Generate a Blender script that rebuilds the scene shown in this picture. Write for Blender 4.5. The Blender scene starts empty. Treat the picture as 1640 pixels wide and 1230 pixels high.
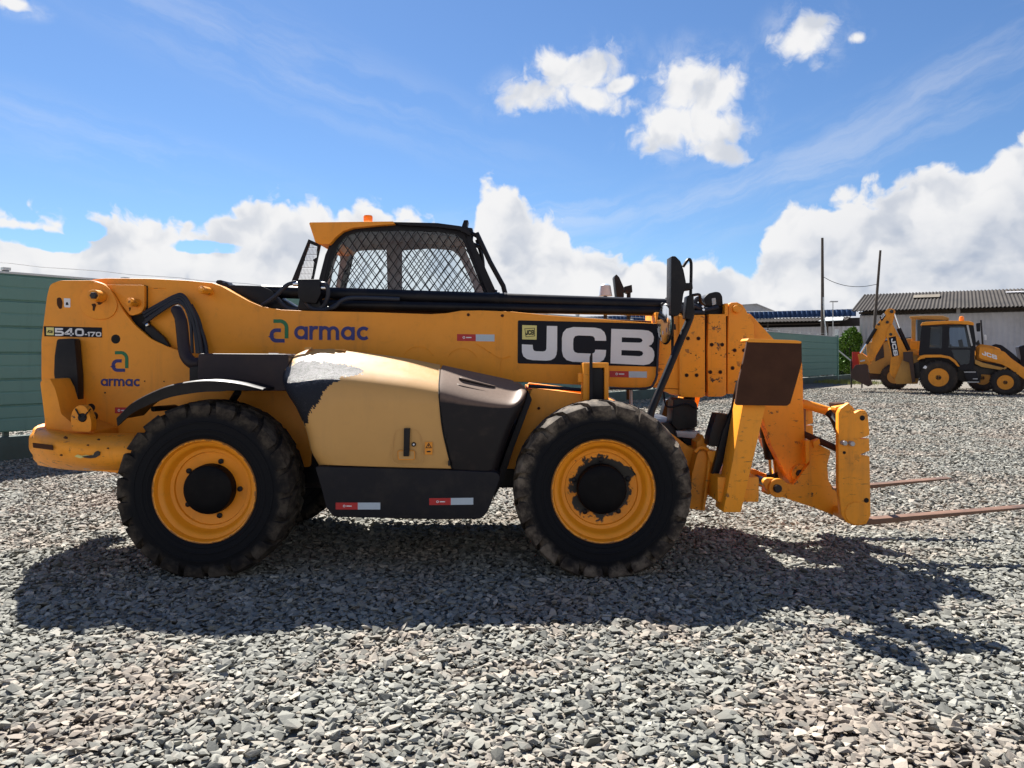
import bpy, bmesh, math, random
import numpy as np
from mathutils import Vector, Matrix
from mathutils.geometry import tessellate_polygon

random.seed(7)
RNG = np.random.default_rng(11)
SC = bpy.context.scene
COL = SC.collection
# ------------------------------------------------------------------ camera numbers (level camera with a small lens shift)
FPX, CX, HY, CAMH = 1239.0, 820.0, 571.0, 1.70
SUN = Vector((-0.385, 0.79, 1.0)).normalized()          # towards the sun

# ------------------------------------------------------------------ frame helpers
class Frame:
    """A working plane of a machine: u runs along its side, v points away from the viewer's side of it."""
    def __init__(self, p0, u):
        self.p0 = Vector((p0[0], p0[1], 0.0))
        self.u = Vector((u[0], u[1], 0.0)).normalized()
        self.v = Vector((-self.u.y, self.u.x, 0.0))
    def at(self, x, y, off=0.0):
        a, c = (x - CX) / FPX, (HY - y) / FPX
        p = self.p0 + self.v * off
        t = (p.x * self.v.x + p.y * self.v.y) / (a * self.v.x + self.v.y)
        return Vector((a * t, t, CAMH + c * t))
class TeleFrame(Frame):
    # the boom stands a little further in than the plates were first laid out
    def d(self, o):
        if o < 6.50 or o > 8.9: return o
        if o < 6.60: return o + (o - 6.50) * 1.4
        return o + .14
    def at(self, x, y, off=0.0): return Frame.at(self, x, y, self.d(off))
TELE = TeleFrame((0, 0), (1, 0))

def fillet(pts, r, seg=4):
    """round the corners of a closed 2D outline; r one radius or a list"""
    n, out = len(pts), []
    for i in range(n):
        p0, p1, p2 = Vector(pts[i - 1]), Vector(pts[i]), Vector(pts[(i + 1) % n])
        rr = r[i] if isinstance(r, (list, tuple)) else r
        a, b = p0 - p1, p2 - p1
        if rr <= 0 or a.length < 1e-6 or b.length < 1e-6:
            out.append(tuple(p1)); continue
        d = min(rr, a.length * .48, b.length * .48)
        q0, q1 = p1 + a.normalized() * d, p1 + b.normalized() * d
        for k in range(seg + 1):
            t = k / seg
            out.append(tuple((1 - t) ** 2 * q0 + 2 * t * (1 - t) * p1 + t * t * q1))
    return out

def catmull(pts, per=8):
    P = [Vector(p) for p in pts]
    P = [P[0] * 2 - P[1]] + P + [P[-1] * 2 - P[-2]]
    out = []
    for i in range(1, len(P) - 2):
        for k in range(per):
            t = k / per
            a, b, c, d = P[i - 1], P[i], P[i + 1], P[i + 2]
            out.append(.5 * ((2 * b) + (c - a) * t + (2 * a - 5 * b + 4 * c - d) * t * t + (3 * b - a - 3 * c + d) * t ** 3))
    out.append(P[-2])
    return out

def inside(p, poly):
    x, y = p; c = False; n = len(poly)
    for i in range(n):
        x1, y1 = poly[i]; x2, y2 = poly[i - 1]
        if (y1 > y) != (y2 > y) and x < (x2 - x1) * (y - y1) / (y2 - y1) + x1:
            c = not c
    return c

class MB:
    """collects shapes and links them as ONE mesh object"""
    def __init__(self, fr=TELE):
        self.V, self.Fc, self.fr = [], [], fr
    def add(self, vs, fs):
        o = len(self.V)
        self.V += [Vector(v) for v in vs]
        self.Fc += [tuple(i + o for i in f) for f in fs]
        return self
    def prism(self, pts, o0, o1, holes=(), fr=None):
        fr = fr or self.fr
        loops = [[fr.at(x, y, o0) for x, y in L] for L in [pts, *holes]]
        dd = getattr(fr, 'd', lambda q: q)
        return self.slab(loops, fr.v * (dd(o1) - dd(o0)))
    def slab(self, loops, ext):
        n = sum(len(L) for L in loops)
        front = [v for L in loops for v in L]
        back = [v + ext for v in front]
        fs, o = [], 0
        # signed area in the plane to orient
        for li, L in enumerate(loops):
            m = len(L)
            for i in range(m):
                a, b = o + i, o + (i + 1) % m
                fs.append((a, b, b + n, a + n))
            o += m
        if len(loops) == 1:
            fs += [tuple(range(n - 1, -1, -1)), tuple(range(n, 2 * n))]
        else:
            for t in tessellate_polygon(loops):
                fs += [tuple(t), tuple(i + n for i in reversed(t))]
        return self.add(front + back, fs)
    def box(self, x0, x1, y0, y1, z0, z1):
        v = [(x, y, z) for x in (x0, x1) for y in (y0, y1) for z in (z0, z1)]
        return self.add(v, [(0, 1, 3, 2), (4, 6, 7, 5), (0, 4, 5, 1), (2, 3, 7, 6), (0, 2, 6, 4), (1, 5, 7, 3)])
    def obox(self, c, ax, ay, az):
        c, ax, ay, az = map(Vector, (c, ax, ay, az))
        v = [c + ax * i + ay * j + az * k for i in (-1, 1) for j in (-1, 1) for k in (-1, 1)]
        return self.add(v, [(0, 1, 3, 2), (4, 6, 7, 5), (0, 4, 5, 1), (2, 3, 7, 6), (0, 2, 6, 4), (1, 5, 7, 3)])
    def tube(self, path, r, n=10, r1=None):
        P = [Vector(p) for p in path]
        m = len(P)
        t0 = (P[1] - P[0]).normalized()
        up = Vector((0, 0, 1)) if abs(t0.z) < .9 else Vector((1, 0, 0))
        nrm = t0.cross(up).normalized()
        vs, fs = [], []
        for i, p in enumerate(P):
            t = (P[min(i + 1, m - 1)] - P[max(i - 1, 0)]).normalized()
            nrm = (nrm - t * nrm.dot(t)).normalized()
            bn = t.cross(nrm)
            rr = r[i] if isinstance(r, (list, tuple)) else (r if r1 is None else r + (r1 - r) * i / (m - 1))
            for k in range(n):
                a = 2 * math.pi * k / n
                vs.append(p + (nrm * math.cos(a) + bn * math.sin(a)) * rr)
        for i in range(m - 1):
            for k in range(n):
                a, b = i * n + k, i * n + (k + 1) % n
                fs.append((a, b, b + n, a + n))
        fs += [tuple(range(n - 1, -1, -1)), tuple(range((m - 1) * n, m * n))]
        return self.add(vs, fs)
    def ptube(self, pts, r, n=10, per=0, fr=None):
        fr = fr or self.fr
        P = [fr.at(*p) for p in pts]
        if per: P = catmull(P, per)
        return self.tube(P, r, n)
    def lathe(self, prof, c=(0, 0, 0), axis=(0, 1, 0), n=48, close=True):
        """prof (radius, along the axis)"""
        ax = Vector(axis).normalized(); c = Vector(c)
        e1 = ax.cross(Vector((0, 0, 1)) if abs(ax.z) < .9 else Vector((1, 0, 0))).normalized(); e2 = ax.cross(e1)
        vs, fs = [], []
        for r, h in prof:
            for k in range(n):
                a = 2 * math.pi * k / n
                vs.append(c + ax * h + (e1 * math.cos(a) + e2 * math.sin(a)) * max(r, 1e-4))
        for i in range(len(prof) - 1):
            for k in range(n):
                a, b = i * n + k, i * n + (k + 1) % n
                fs.append((a, b, b + n, a + n))
        if close:
            fs += [tuple(range(n - 1, -1, -1)), tuple(range((len(prof) - 1) * n, len(prof) * n))]
        return self.add(vs, fs)
    def pin(self, x, y, o0, o1, r, n=20, fr=None):
        fr = fr or self.fr
        c = fr.at(x, y, o0); dd = getattr(fr, 'd', lambda q: q); d = dd(o1) - dd(o0)
        b = min(r * .18, .006)
        return self.lathe([(r - b, 0), (r, b), (r, d)], c, fr.v, n)
    def ribbon(self, path, w, o0, th, closed=False, fr=None):
        """flat stroke of width w along a px path on the plane, th proud of off o0"""
        fr = fr or self.fr
        P = [Vector(p) for p in path]; m = len(P)
        L, R = [], []
        for i in range(m):
            if closed: a, b = P[i - 1], P[(i + 1) % m]
            else: a, b = P[max(i - 1, 0)], P[min(i + 1, m - 1)]
            if not closed and 0 < i < m - 1 or closed:
                d0, d1 = (P[i] - a).normalized(), (b - P[i]).normalized()
                n0, n1 = Vector((-d0.y, d0.x)), Vector((-d1.y, d1.x))
                nn = (n0 + n1)
                nn = nn.normalized() if nn.length > 1e-6 else n0
                k = 1 / max(.5, nn.dot(n0))
            else:
                d = (b - a).normalized(); nn = Vector((-d.y, d.x)); k = 1
            L.append(P[i] + nn * w / 2 * k); R.append(P[i] - nn * w / 2 * k)
        v = []
        for i in range(m):
            for q in (L[i], R[i]):
                f = fr.at(q.x, q.y, o0 - th); v += [f, f + fr.v * th]
        fs = []
        rng = range(m) if closed else range(m - 1)
        for i in rng:
            a, b = 4 * i, 4 * ((i + 1) % m)
            fs += [(a, b, b + 2, a + 2), (a + 1, b + 1, b, a), (a + 2, b + 2, b + 3, a + 3)]
        if not closed:
            fs += [(0, 2, 3, 1), (4 * m - 4, 4 * m - 3, 4 * m - 1, 4 * m - 2)]
        return self.add(v, fs)
    def build(self, name, mat, parent=None, bevel=0, seg=2, angle=40, smooth=True, origin=None):
        o0 = Vector(origin) if origin is not None else (ORIG.get(parent.name, Vector((0, 0, 0))) if parent else Vector((0, 0, 0)))
        me = bpy.data.meshes.new(name)
        me.from_pydata([v - o0 for v in self.V], [], self.Fc)
        bm = bmesh.new(); bm.from_mesh(me)
        bmesh.ops.remove_doubles(bm, verts=bm.verts, dist=1e-6)
        bmesh.ops.recalc_face_normals(bm, faces=bm.faces)
        if bevel:
            ed = [e for e in bm.edges if len(e.link_faces) == 2 and e.calc_face_angle(0) > math.radians(28)]
            bmesh.ops.bevel(bm, geom=ed, offset=bevel, segments=seg, affect='EDGES', clamp_overlap=True, profile=.6)
        bm.to_mesh(me); bm.free()
        if smooth:
            me.polygons.foreach_set('use_smooth', [True] * len(me.polygons))
            me.set_sharp_from_angle(angle=math.radians(angle))
        for m in (mat if isinstance(mat, (list, tuple)) else [mat]):
            me.materials.append(m)
        ob = bpy.data.objects.new(name, me); COL.objects.link(ob)
        ORIG[ob.name] = o0
        if parent: ob.parent = parent
        else: ob.location = o0
        return ob
ORIG = {}

def tag(o, label=None, cat=None, group=None, kind=None):
    if label: o['label'] = label
    if cat: o['category'] = cat
    if group: o['group'] = group
    if kind: o['kind'] = kind
    return o
def empty(name, loc, label=None, cat=None, group=None, parent=None):
    o = bpy.data.objects.new(name, None); COL.objects.link(o)
    o.empty_display_size = .2
    o.location = loc
    ORIG[o.name] = Vector(loc)
    if parent: o.parent = parent
    return tag(o, label, cat, group)
def twin(o, dy):
    c = o.copy(); COL.objects.link(c); c.location.y += dy
    return c
def copy_tree(o, parent=None):
    c = o.copy(); COL.objects.link(c); c.parent = parent
    for ch in [x for x in bpy.data.objects if x.parent == o]:
        copy_tree(ch, c)
    return c

# ------------------------------------------------------------------ node helpers
class S:
    """a socket with arithmetic"""
    def __init__(self, nt, sock): self.nt, self.s = nt, sock
    def _m(self, op, *a, clamp=False):
        n = self.nt.nodes.new('ShaderNodeMath'); n.operation = op; n.use_clamp = clamp
        for i, x in enumerate((self, *a)):
            if isinstance(x, S): self.nt.links.new(x.s, n.inputs[i])
            else: n.inputs[i].default_value = x
        return S(self.nt, n.outputs[0])
    def __add__(s, o): return s._m('ADD', o)
    def __radd__(s, o): return s._m('ADD', o)
    def __sub__(s, o): return s._m('SUBTRACT', o)
    def __rsub__(s, o): return (s * -1.0) + o
    def __mul__(s, o): return s._m('MULTIPLY', o)
    def __rmul__(s, o): return s._m('MULTIPLY', o)
    def __truediv__(s, o): return s._m('DIVIDE', o)
    def max(s, o): return s._m('MAXIMUM', o)
    def min(s, o): return s._m('MINIMUM', o)
    def pow(s, o): return s._m('POWER', o)
    def clamp(s): return s._m('ADD', 0.0, clamp=True)
    def smooth(s, lo, hi):
        n = s.nt.nodes.new('ShaderNodeMapRange'); n.interpolation_type = 'SMOOTHSTEP'
        s.nt.links.new(s.s, n.inputs['Value'])
        n.inputs['From Min'].default_value = lo; n.inputs['From Max'].default_value = hi
        return S(s.nt, n.outputs['Result'])

class Mat:
    def __init__(self, name):
        self.m = bpy.data.materials.new(name); self.m.use_nodes = True
        self.nt = self.m.node_tree; self.b = self.nt.nodes['Principled BSDF']
        self.tc = self.nt.nodes.new('ShaderNodeTexCoord')
    def link(self, a, b): self.nt.links.new(a.s if isinstance(a, S) else a, b)
    def noise(self, scale, detail=4, rough=.55, dist=0, vec=None, col=False):
        n = self.nt.nodes.new('ShaderNodeTexNoise')
        n.inputs['Scale'].default_value = scale; n.inputs['Detail'].default_value = detail
        n.inputs['Roughness'].default_value = rough; n.inputs['Distortion'].default_value = dist
        self.link(vec or self.tc.outputs['Object'], n.inputs['Vector'])
        return n.outputs['Color'] if col else S(self.nt, n.outputs[0])
    def voronoi(self, scale, feature='F1', vec=None, rand=1.0, out='Distance'):
        n = self.nt.nodes.new('ShaderNodeTexVoronoi'); n.feature = feature
        n.inputs['Scale'].default_value = scale; n.inputs['Randomness'].default_value = rand
        self.link(vec or self.tc.outputs['Object'], n.inputs['Vector'])
        return S(self.nt, n.outputs[out]) if out != 'Color' else n.outputs['Color']
    def mix(self, f, a, b):
        n = self.nt.nodes.new('ShaderNodeMix'); n.data_type = 'RGBA'
        for k, x in ((0, f), (6, a), (7, b)):
            if isinstance(x, (S, bpy.types.NodeSocket)): self.link(x, n.inputs[k])
            elif k: n.inputs[k].default_value = (*x, 1)
            else: n.inputs[k].default_value = x
        return n.outputs[2]
    def ramp(self, f, stops):
        n = self.nt.nodes.new('ShaderNodeValToRGB'); self.link(f, n.inputs[0])
        el = n.color_ramp.elements
        while len(el) < len(stops): el.new(.5)
        for e, (p, c) in zip(el, stops): e.position = p; e.color = (*c, 1)
        return n.outputs[0]
    def xyz(self, which='Object'):
        n = self.nt.nodes.new('ShaderNodeSeparateXYZ'); self.link(self.tc.outputs[which], n.inputs[0])
        return [S(self.nt, o) for o in n.outputs]
    def bump(self, h, strength=.3, dist=.01):
        n = self.nt.nodes.new('ShaderNodeBump'); n.inputs['Strength'].default_value = strength
        n.inputs['Distance'].default_value = dist
        self.link(h, n.inputs['Height']); self.link(n.outputs[0], self.b.inputs['Normal'])
    def set(self, **k):
        for a, x in k.items():
            i = self.b.inputs[{'color': 'Base Color', 'rough': 'Roughness', 'metal': 'Metallic', 'spec': 'Specular IOR Level', 'coat': 'Coat Weight'}[a]]
            if isinstance(x, (S, bpy.types.NodeSocket)): self.link(x, i)
            else: i.default_value = (*x, 1) if isinstance(x, tuple) else x
        return self

def paint(name, c, dirt=(.16, .09, .045), wear=.0, rough=.42, dirtiness=.5, chip=(.05, .03, .025)):
    m = Mat(name)
    big = m.noise(1.6, 5, .6); fine = m.noise(14, 6, .65, .4); tiny = m.noise(70, 3, .6)
    base = m.mix(m.noise(3.5, 3) * .6, c, tuple(x * .86 for x in c))
    st_ = m.nt.nodes.new('ShaderNodeMapping'); st_.inputs['Scale'].default_value = (9, 9, .9); m.link(m.tc.outputs['Object'], st_.inputs[0])
    run = m.noise(1.0, 6, .7, .3, vec=st_.outputs[0])
    d = (big.smooth(.45, .75) * .5 + fine.smooth(.52, .8) * .5 + run.smooth(.52, .78) * .5) * dirtiness
    col = m.mix(d, base, dirt)
    z = m.xyz()[2]
    if wear:
        w = m.noise(9, 8, .75, .15).smooth(.66 - wear * .12, .70 - wear * .12) * m.noise(2.2, 2).smooth(.35, .6)
        sc = m.nt.nodes.new('ShaderNodeMapping'); sc.inputs['Scale'].default_value = (5, 5, 42); sc.inputs['Rotation'].default_value = (.0, .35, .2)
        m.link(m.tc.outputs['Object'], sc.inputs[0])
        w2 = m.noise(1.4, 6, .7, .5, vec=sc.outputs[0]).smooth(.66 - wear * .05, .70 - wear * .05) * .7
        col = m.mix(w.max(w2).clamp(), col, chip)
    m.set(color=col, rough=(fine * .25 + run * .2 + (rough - .16)), spec=.4)
    m.bump(tiny * .3 + fine, .12, .004)
    return m.m

def plain(name, c, rough=.5, metal=0, var=.15, scale=12, spec=.4, dirt=None, damt=.4, bump=.1):
    m = Mat(name)
    n = m.noise(scale, 5, .6)
    col = m.mix(n, tuple(x * (1 - var) for x in c), tuple(min(1, x * (1 + var)) for x in c))
    if dirt: col = m.mix(m.noise(scale * .45, 6, .65).smooth(.45, .72) * damt, col, dirt)
    m.set(color=col, rough=n * .2 + (rough - .1), metal=metal, spec=spec)
    if bump: m.bump(n, bump, .004)
    return m.m

M = {}
M['yellow'] = paint('yellow_paint', (.92, .335, .022), dirtiness=.34)
M['yellow_worn'] = paint('worn_yellow_paint', (.95, .345, .016), wear=.66, dirtiness=.5)
M['cream'] = paint('sun_faded_yellow_paint', (.63, .345, .108), dirt=(.42, .25, .10), dirtiness=.35, rough=.38)
M['black'] = plain('black_paint', (.0075, .0075, .011), .42, spec=.22, dirt=(.03, .025, .023), damt=.4)
M['plastic'] = plain('dusty_black_plastic', (.10, .068, .052), .55)
def lit_top_mat():
    m = Mat('dusty_plastic_lit_top')
    geo = m.nt.nodes.new('ShaderNodeNewGeometry'); sp = m.nt.nodes.new('ShaderNodeSeparateXYZ'); m.link(geo.outputs['Normal'], sp.inputs[0])
    n = m.noise(7, 6, .65); f = m.noise(40, 4)
    col = m.mix((S(m.nt, sp.outputs[2]) + (n - .5) * .35).smooth(.10, .46), m.mix(n.smooth(.5, .8) * .5, (.013, .011, .013), (.05, .036, .03)), m.mix(f, (.14, .088, .062), (.20, .135, .097)))  # upward faces painted lighter, as if sunlit, over dusty black plastic
    m.set(color=col, rough=.55, spec=.22); m.bump(f, .1, .003)
    return m.m
M['plastic'] = lit_top_mat()
M['sill'] = plain('black_sill_plastic', (.010, .010, .015), .5, var=.25, spec=.2, dirt=(.035, .03, .027), damt=.45)
M['steel'] = plain('dark_steel', (.022, .021, .024), .45, .2, var=.3, dirt=(.09, .06, .045), damt=.35)
M['muffler'] = plain('heat_stained_steel', (.024, .018, .024), .5, .1, var=.35, scale=5, spec=.25, dirt=(.06, .036, .03), damt=.5)
M['chrome'] = plain('chrome', (.75, .75, .76), .12, 1, var=.05, bump=0)
M['grey'] = plain('grey_metal', (.42, .42, .43), .45, .2)
M['white'] = plain('white_vinyl', (.74, .74, .76), .4, var=.06, bump=0)
M['decal_black'] = plain('black_vinyl', (.008, .009, .016), .42, spec=.15, var=.1, bump=0)
M['blue'] = plain('blue_vinyl', (.018, .022, .16), .4, var=.1, bump=0)
M['green'] = plain('green_vinyl', (.005, .15, .06), .4, var=.1, bump=0)
M['red'] = plain('red_reflective_vinyl', (.46, .018, .022), .4, var=.1, bump=0)
M['silver'] = plain('silver_reflective_vinyl', (.46, .54, .62), .35, var=.08, bump=0)
M['badge'] = plain('pale_yellow_vinyl', (.70, .62, .22), .4, var=.05, bump=0)
M['orange'] = plain('orange_lens', (.9, .26, .01), .25, var=.05, bump=0)
M['hole'] = plain('painted_hollow_shade', (.006, .006, .007), .8, bump=0)  # near-black colour stands in for the shade inside holes and gaps
M['hose'] = plain('hydraulic_hose_rubber', (.02, .024, .038), .45, var=.2, spec=.3)
M['rust'] = plain('rusty_steel', (.062, .027, .016), .8, 0, var=.5, scale=7, spec=.15, dirt=(.085, .038, .02), damt=.6, bump=.25)
M['fork'] = plain('worn_rusty_fork_steel', (.17, .092, .058), .6, .1, var=.45, scale=9, dirt=(.045, .03, .024), damt=.7, bump=.2)
M['liner'] = plain('grey_cab_lining', (.14, .13, .155), .7, var=.1)
M['far_black'] = plain('black_cab_metal', (.008, .008, .013), .4, spec=.2)

def tyre_mat(name, k):
    m = Mat(name)
    x, y, z = m.xyz()
    r = (x * x + z * z).pow(.5)
    n = m.noise(9, 6, .65); f = m.noise(45, 4)
    edge = (r + (n - .5) * .10).smooth(.555, .64)
    dust = m.mix(n.smooth(.35, .7), tuple(q * k for q in (.065, .05, .04)), tuple(q * k for q in (.19, .155, .12)))
    col = m.mix(edge * (n.smooth(.25, .6) * .65 + .3), (.0075, .008, .0105), dust)
    m.set(color=col, rough=.75, spec=.15); m.bump(f + n, .25, .006)
    return m.m
M['hub'] = plain('greasy_black_hub', (.004, .004, .0055), .5, var=.3, spec=.1, dirt=(.014, .012, .011), damt=.5)
M['tyre'] = tyre_mat('dusty_tyre_rubber', 1.0); M['tyre_dark'] = tyre_mat('worn_tyre_rubber', .42)
def rim_mat(name, grease):
    m = Mat(name)
    x, y, z = m.xyz()
    r = (x * x + z * z).pow(.5)
    c = (.90, .325, .015)
    n = m.noise(6, 6, .65); f = m.noise(22, 6, .7, .6)
    col = m.mix(n.smooth(.5, .8) * .35, c, (.33, .15, .03))
    col = m.mix((r + (f - .5) * .05).smooth(.392, .402) * .75, col, (.10, .05, .03))
    if grease:
        col = m.mix(((r + (m.noise(5, 4, .6, .3) - .5) * .34 + (f - .5) * .12).smooth(.255, .235)), col, (.012, .011, .011))
        col = m.mix((f.smooth(.6, .68) * r.smooth(.30, .22)) * .7, col, (.03, .018, .012))
    m.set(color=col, rough=f * .2 + .35, spec=.4); m.bump(n, .1, .004)
    return m.m
M['rim'] = rim_mat('yellow_rim_paint', False)
M['rim_grease'] = rim_mat('greasy_yellow_rim_paint', True)

def vinyl_mat():
    m = Mat('torn_vinyl_painted_glints')
    geo = m.nt.nodes.new('ShaderNodeNewGeometry')
    sp = m.nt.nodes.new('ShaderNodeSeparateXYZ'); m.link(geo.outputs['Normal'], sp.inputs[0])
    up = S(m.nt, sp.outputs[2])
    mp = m.nt.nodes.new('ShaderNodeMapping'); mp.inputs['Scale'].default_value = (1, 1, 1.8); m.link(m.tc.outputs['Object'], mp.inputs[0])
    a = m.noise(48, 8, .85, 3.5, vec=mp.outputs[0]); b = m.noise(12, 6, .7, 2.0, vec=mp.outputs[0])
    crinkle_glint = (a + up.smooth(.25, .8) * .16 + (b - .5) * .4).smooth(.60, .70)  # white crinkles, plus sun glints on upward faces painted into the colour
    col = m.mix(crinkle_glint, (.012, .013, .02), (.21, .21, .22))
    m.set(color=col, rough=.35, spec=.35); m.bump(a, .9, .014)
    return m.m
M['vinyl'] = vinyl_mat()

def glass_mat(name, tint=(.94, .97, .985), gloss=1.0):
    m = bpy.data.materials.new(name); m.use_nodes = True
    nt = m.node_tree; nt.nodes.clear()
    o = nt.nodes.new('ShaderNodeOutputMaterial'); mx = nt.nodes.new('ShaderNodeMixShader')
    tr = nt.nodes.new('ShaderNodeBsdfTransparent'); tr.inputs[0].default_value = (*tint, 1)
    gl = nt.nodes.new('ShaderNodeBsdfGlossy'); gl.inputs['Roughness'].default_value = .03
    fr = nt.nodes.new('ShaderNodeFresnel'); fr.inputs[0].default_value = 1.45
    nt.links.new(fr.outputs[0], mx.inputs[0]); nt.links.new(tr.outputs[0], mx.inputs[1]); nt.links.new(gl.outputs[0], mx.inputs[2])
    nt.links.new(mx.outputs[0], o.inputs[0])
    return m
M['glass'] = glass_mat('cab_glass')
M['glass_dark'] = glass_mat('dark_cab_glass', (.50, .60, .70))
M['mirror'] = plain('mirror_glass', (.8, .82, .85), .06, 1, var=.02, bump=0)

# ------------------------------------------------------------------ lettering (drawn strokes and outlines)
def arc(cx, cy, r, a0, a1, n=10, ry=None):
    ry = ry or r
    return [(cx + r * math.cos(math.radians(a0 + (a1 - a0) * k / n)), cy + ry * math.sin(math.radians(a0 + (a1 - a0) * k / n))) for k in range(n + 1)]

class Txt:
    """unit lettering (x right, y down, height 1) placed by an origin and two px axes on a plane"""
    def __init__(self, fr, o, ex, ey, off, th=.002):
        self.fr, self.o, self.ex, self.ey, self.off, self.th = fr, Vector(o), Vector(ex), Vector(ey), off, th
        self.mb = MB(fr)
    def p(self, q): return tuple(self.o + self.ex * q[0] + self.ey * q[1])
    def stroke(self, path, w, closed=False):
        # width is measured in the unit of ey
        self.mb.ribbon([self.p(q) for q in path], w * self.ey.length, self.off, self.th, closed); self.th += .00035; return self
    def fill(self, loop, holes=()):
        self.mb.prism([self.p(q) for q in loop], self.off - self.th, self.off, [[self.p(q) for q in h] for h in holes]); return self
def armac(t):
    w = .235
    def a(x):
        t.stroke(arc(x + .43, .5, .375, 0, 360, 22)[:-1], w, True); t.stroke([(x + .80, .05), (x + .80, 1.0)], w)
    a(0)
    t.stroke([(1.14, 0), (1.14, 1.0)], w); t.stroke([(1.16, .48)] + arc(1.50, .48, .36, 195, 292, 8), w)
    x = 1.74
    t.stroke([(x + .1, 0), (x + .1, 1)], w)
    t.stroke([(x + .1, .45)] + arc(x + .40, .42, .30, 180, 360, 10) + [(x + .70, 1)], w)
    t.stroke([(x + .70, .45)] + arc(x + 1.0, .42, .30, 180, 360, 10) + [(x + 1.30, 1)], w)
    a(3.36)
    t.stroke(arc(4.93, .5, .38, 315, 45, 16), w)
def alogo(t1, t2):
    t1.stroke([(.172, .08), (.40, .08)] + arc(.44, .37, .295, -90, 0, 8) + [(.735, .45), (.735, .82)], .157)
    t2.stroke([(.49, .47), (.33, .47)] + arc(.29, .67, .20, 270, 180, 6) + [(.09, .72)] + arc(.29, .72, .20, 180, 90, 6) + [(.65, .92)], .157)
_J = [(218, 552), (283, 552), (283, 700), (279, 733), (268, 755), (245, 769), (215, 773), (130, 771), (95, 765), (72, 748), (63, 722), (62, 672), (130, 674), (132, 698), (137, 710), (150, 714), (195, 715), (209, 711), (216, 698)]
_C = [(590, 640), (520, 640), (518, 624), (508, 613), (490, 610), (415, 609), (395, 614), (385, 630), (383, 660), (384, 698), (392, 714), (410, 721), (490, 723), (508, 721), (519, 713), (522, 697), (590, 698), (587, 735), (574, 762), (550, 776), (515, 780), (380, 777), (343, 767), (322, 745), (313, 710), (313, 625), (320, 592), (340, 568), (385, 556), (520, 558), (555, 565), (578, 585), (588, 610)]
_B = [(622, 563), (820, 567), (855, 571), (878, 585), (888, 610), (886, 638), (874, 658), (855, 668), (877, 680), (890, 702), (892, 730), (884, 762), (862, 782), (825, 790), (617, 783)]
_BH = [[(688, 616), (796, 618), (811, 622), (818, 633), (812, 644), (797, 648), (687, 647)], [(686, 697), (800, 699), (816, 704), (822, 716), (815, 729), (798, 734), (685, 731)]]
def wide_letters(t):
    q = lambda L: [((x - 62) / 238., (y - 552) / 238.) for x, y in L]
    t.fill(q(_J)); t.fill(q(_C)); t.fill(q(_B), [q(h) for h in _BH])
def digits(t, s):
    x = 0
    G = {'5': [[(1.05, .12), (.12, .12), (.12, .47), (.8, .47), (1.0, .55), (1.08, .68), (1.0, .83), (.8, .89), (0, .89)]],
         '4': [[(.85, 1), (.85, .1), (.75, .1), (.1, .66), (.1, .72), (1.2, .72)]],
         '0': None, '1': [[(0, .28), (.22, .12), (.3, .12), (.3, 1)]], '7': [[(0, .12), (1.0, .12), (.4, 1)]], '-': [[(0, .6), (.5, .6)]]}
    for ch, sc in s:
        w = {'1': .55, '-': .62, '4': 1.38}.get(ch, 1.3) * sc
        f = lambda L: [(x + a * sc, 1 - sc + b * sc) for a, b in L]
        if ch == '0': t.stroke(f(fillet([(.12, .12), (1.05, .12), (1.05, .88), (.12, .88)], .28)), .235 * sc, True)
        else:
            for L in G[ch]: t.stroke(f(L), .235 * sc)
        x += w

# ================================================================== THE TELEHANDLER
T = empty('telehandler', (-.85, 7.15, 0), 'large yellow telehandler with black cab grille, long boom and lowered forks on grey gravel', 'telehandler')
Y0 = 5.98

# ---- chassis and counterweight
plate = fillet([(75, 474), (80, 455), (96, 449), (150, 449), (168, 455), (184, 474), (198, 499), (216, 521), (242, 543), (270, 556), (292, 563), (312, 585), (360, 612), (470, 622), (500, 700), (498, 748), (300, 752), (185, 750), (76, 690), (66, 606), (66, 545)], 6)
ch = MB().prism(plate, 6.62, 6.66).build('chassis_plate', M['yellow'], T, .006)
twin(ch, .86)
MB().prism(fillet([(150, 448), (176, 460), (190, 490), (178, 510), (150, 512), (130, 500), (126, 470)], 16), 6.605, 6.62).build('pivot_boss', M['yellow'], ch, .004)
MB().prism([(90, 560), (300, 600), (470, 640), (470, 745), (90, 740)], 6.70, 7.34).build('rear_bulkhead', M['black'], T)
for (x, y, r) in ((148.5, 473, .050), (207, 483.5, .036), (322, 464, .034)):
    o = 6.54 if x < 200 else 6.56
    p = MB().pin(x, y, o, 6.75, r).build('pivot_pin', M['yellow_worn'], T)
    MB().pin(x, y, o - .012, o + .002, r * .62, 6).build('pin_head', M['steel' if x < 200 else 'yellow_worn'], p)
for (x, y, r) in ((185, 543, .043), (145.6, 653, .039), (168, 629, .008), (231.5, 610.5, .006), (262.5, 611, .006)):
    MB().pin(x, y, 6.617, 6.63, r, 28).build('access_hole', M['hole'], ch)  # dark discs painted in for the shade inside the holes
MB().prism(fillet([(91, 477), (97, 476), (100, 484), (99, 494), (95, 495), (91, 488)], 3), 6.617, 6.63).build('slot_hole', M['rust'], ch)
st = MB().prism(fillet([(102, 477.5), (112.5, 478), (112.5, 492.5), (103, 492)], 1.5), 6.616, 6.62).build('white_sticker', M['white'], ch)
MB().prism([(106, 484), (108.5, 484), (109.5, 488.5), (105, 488.5)], 6.614, 6.616).build('sticker_mark', M['decal_black'], ch)
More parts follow.
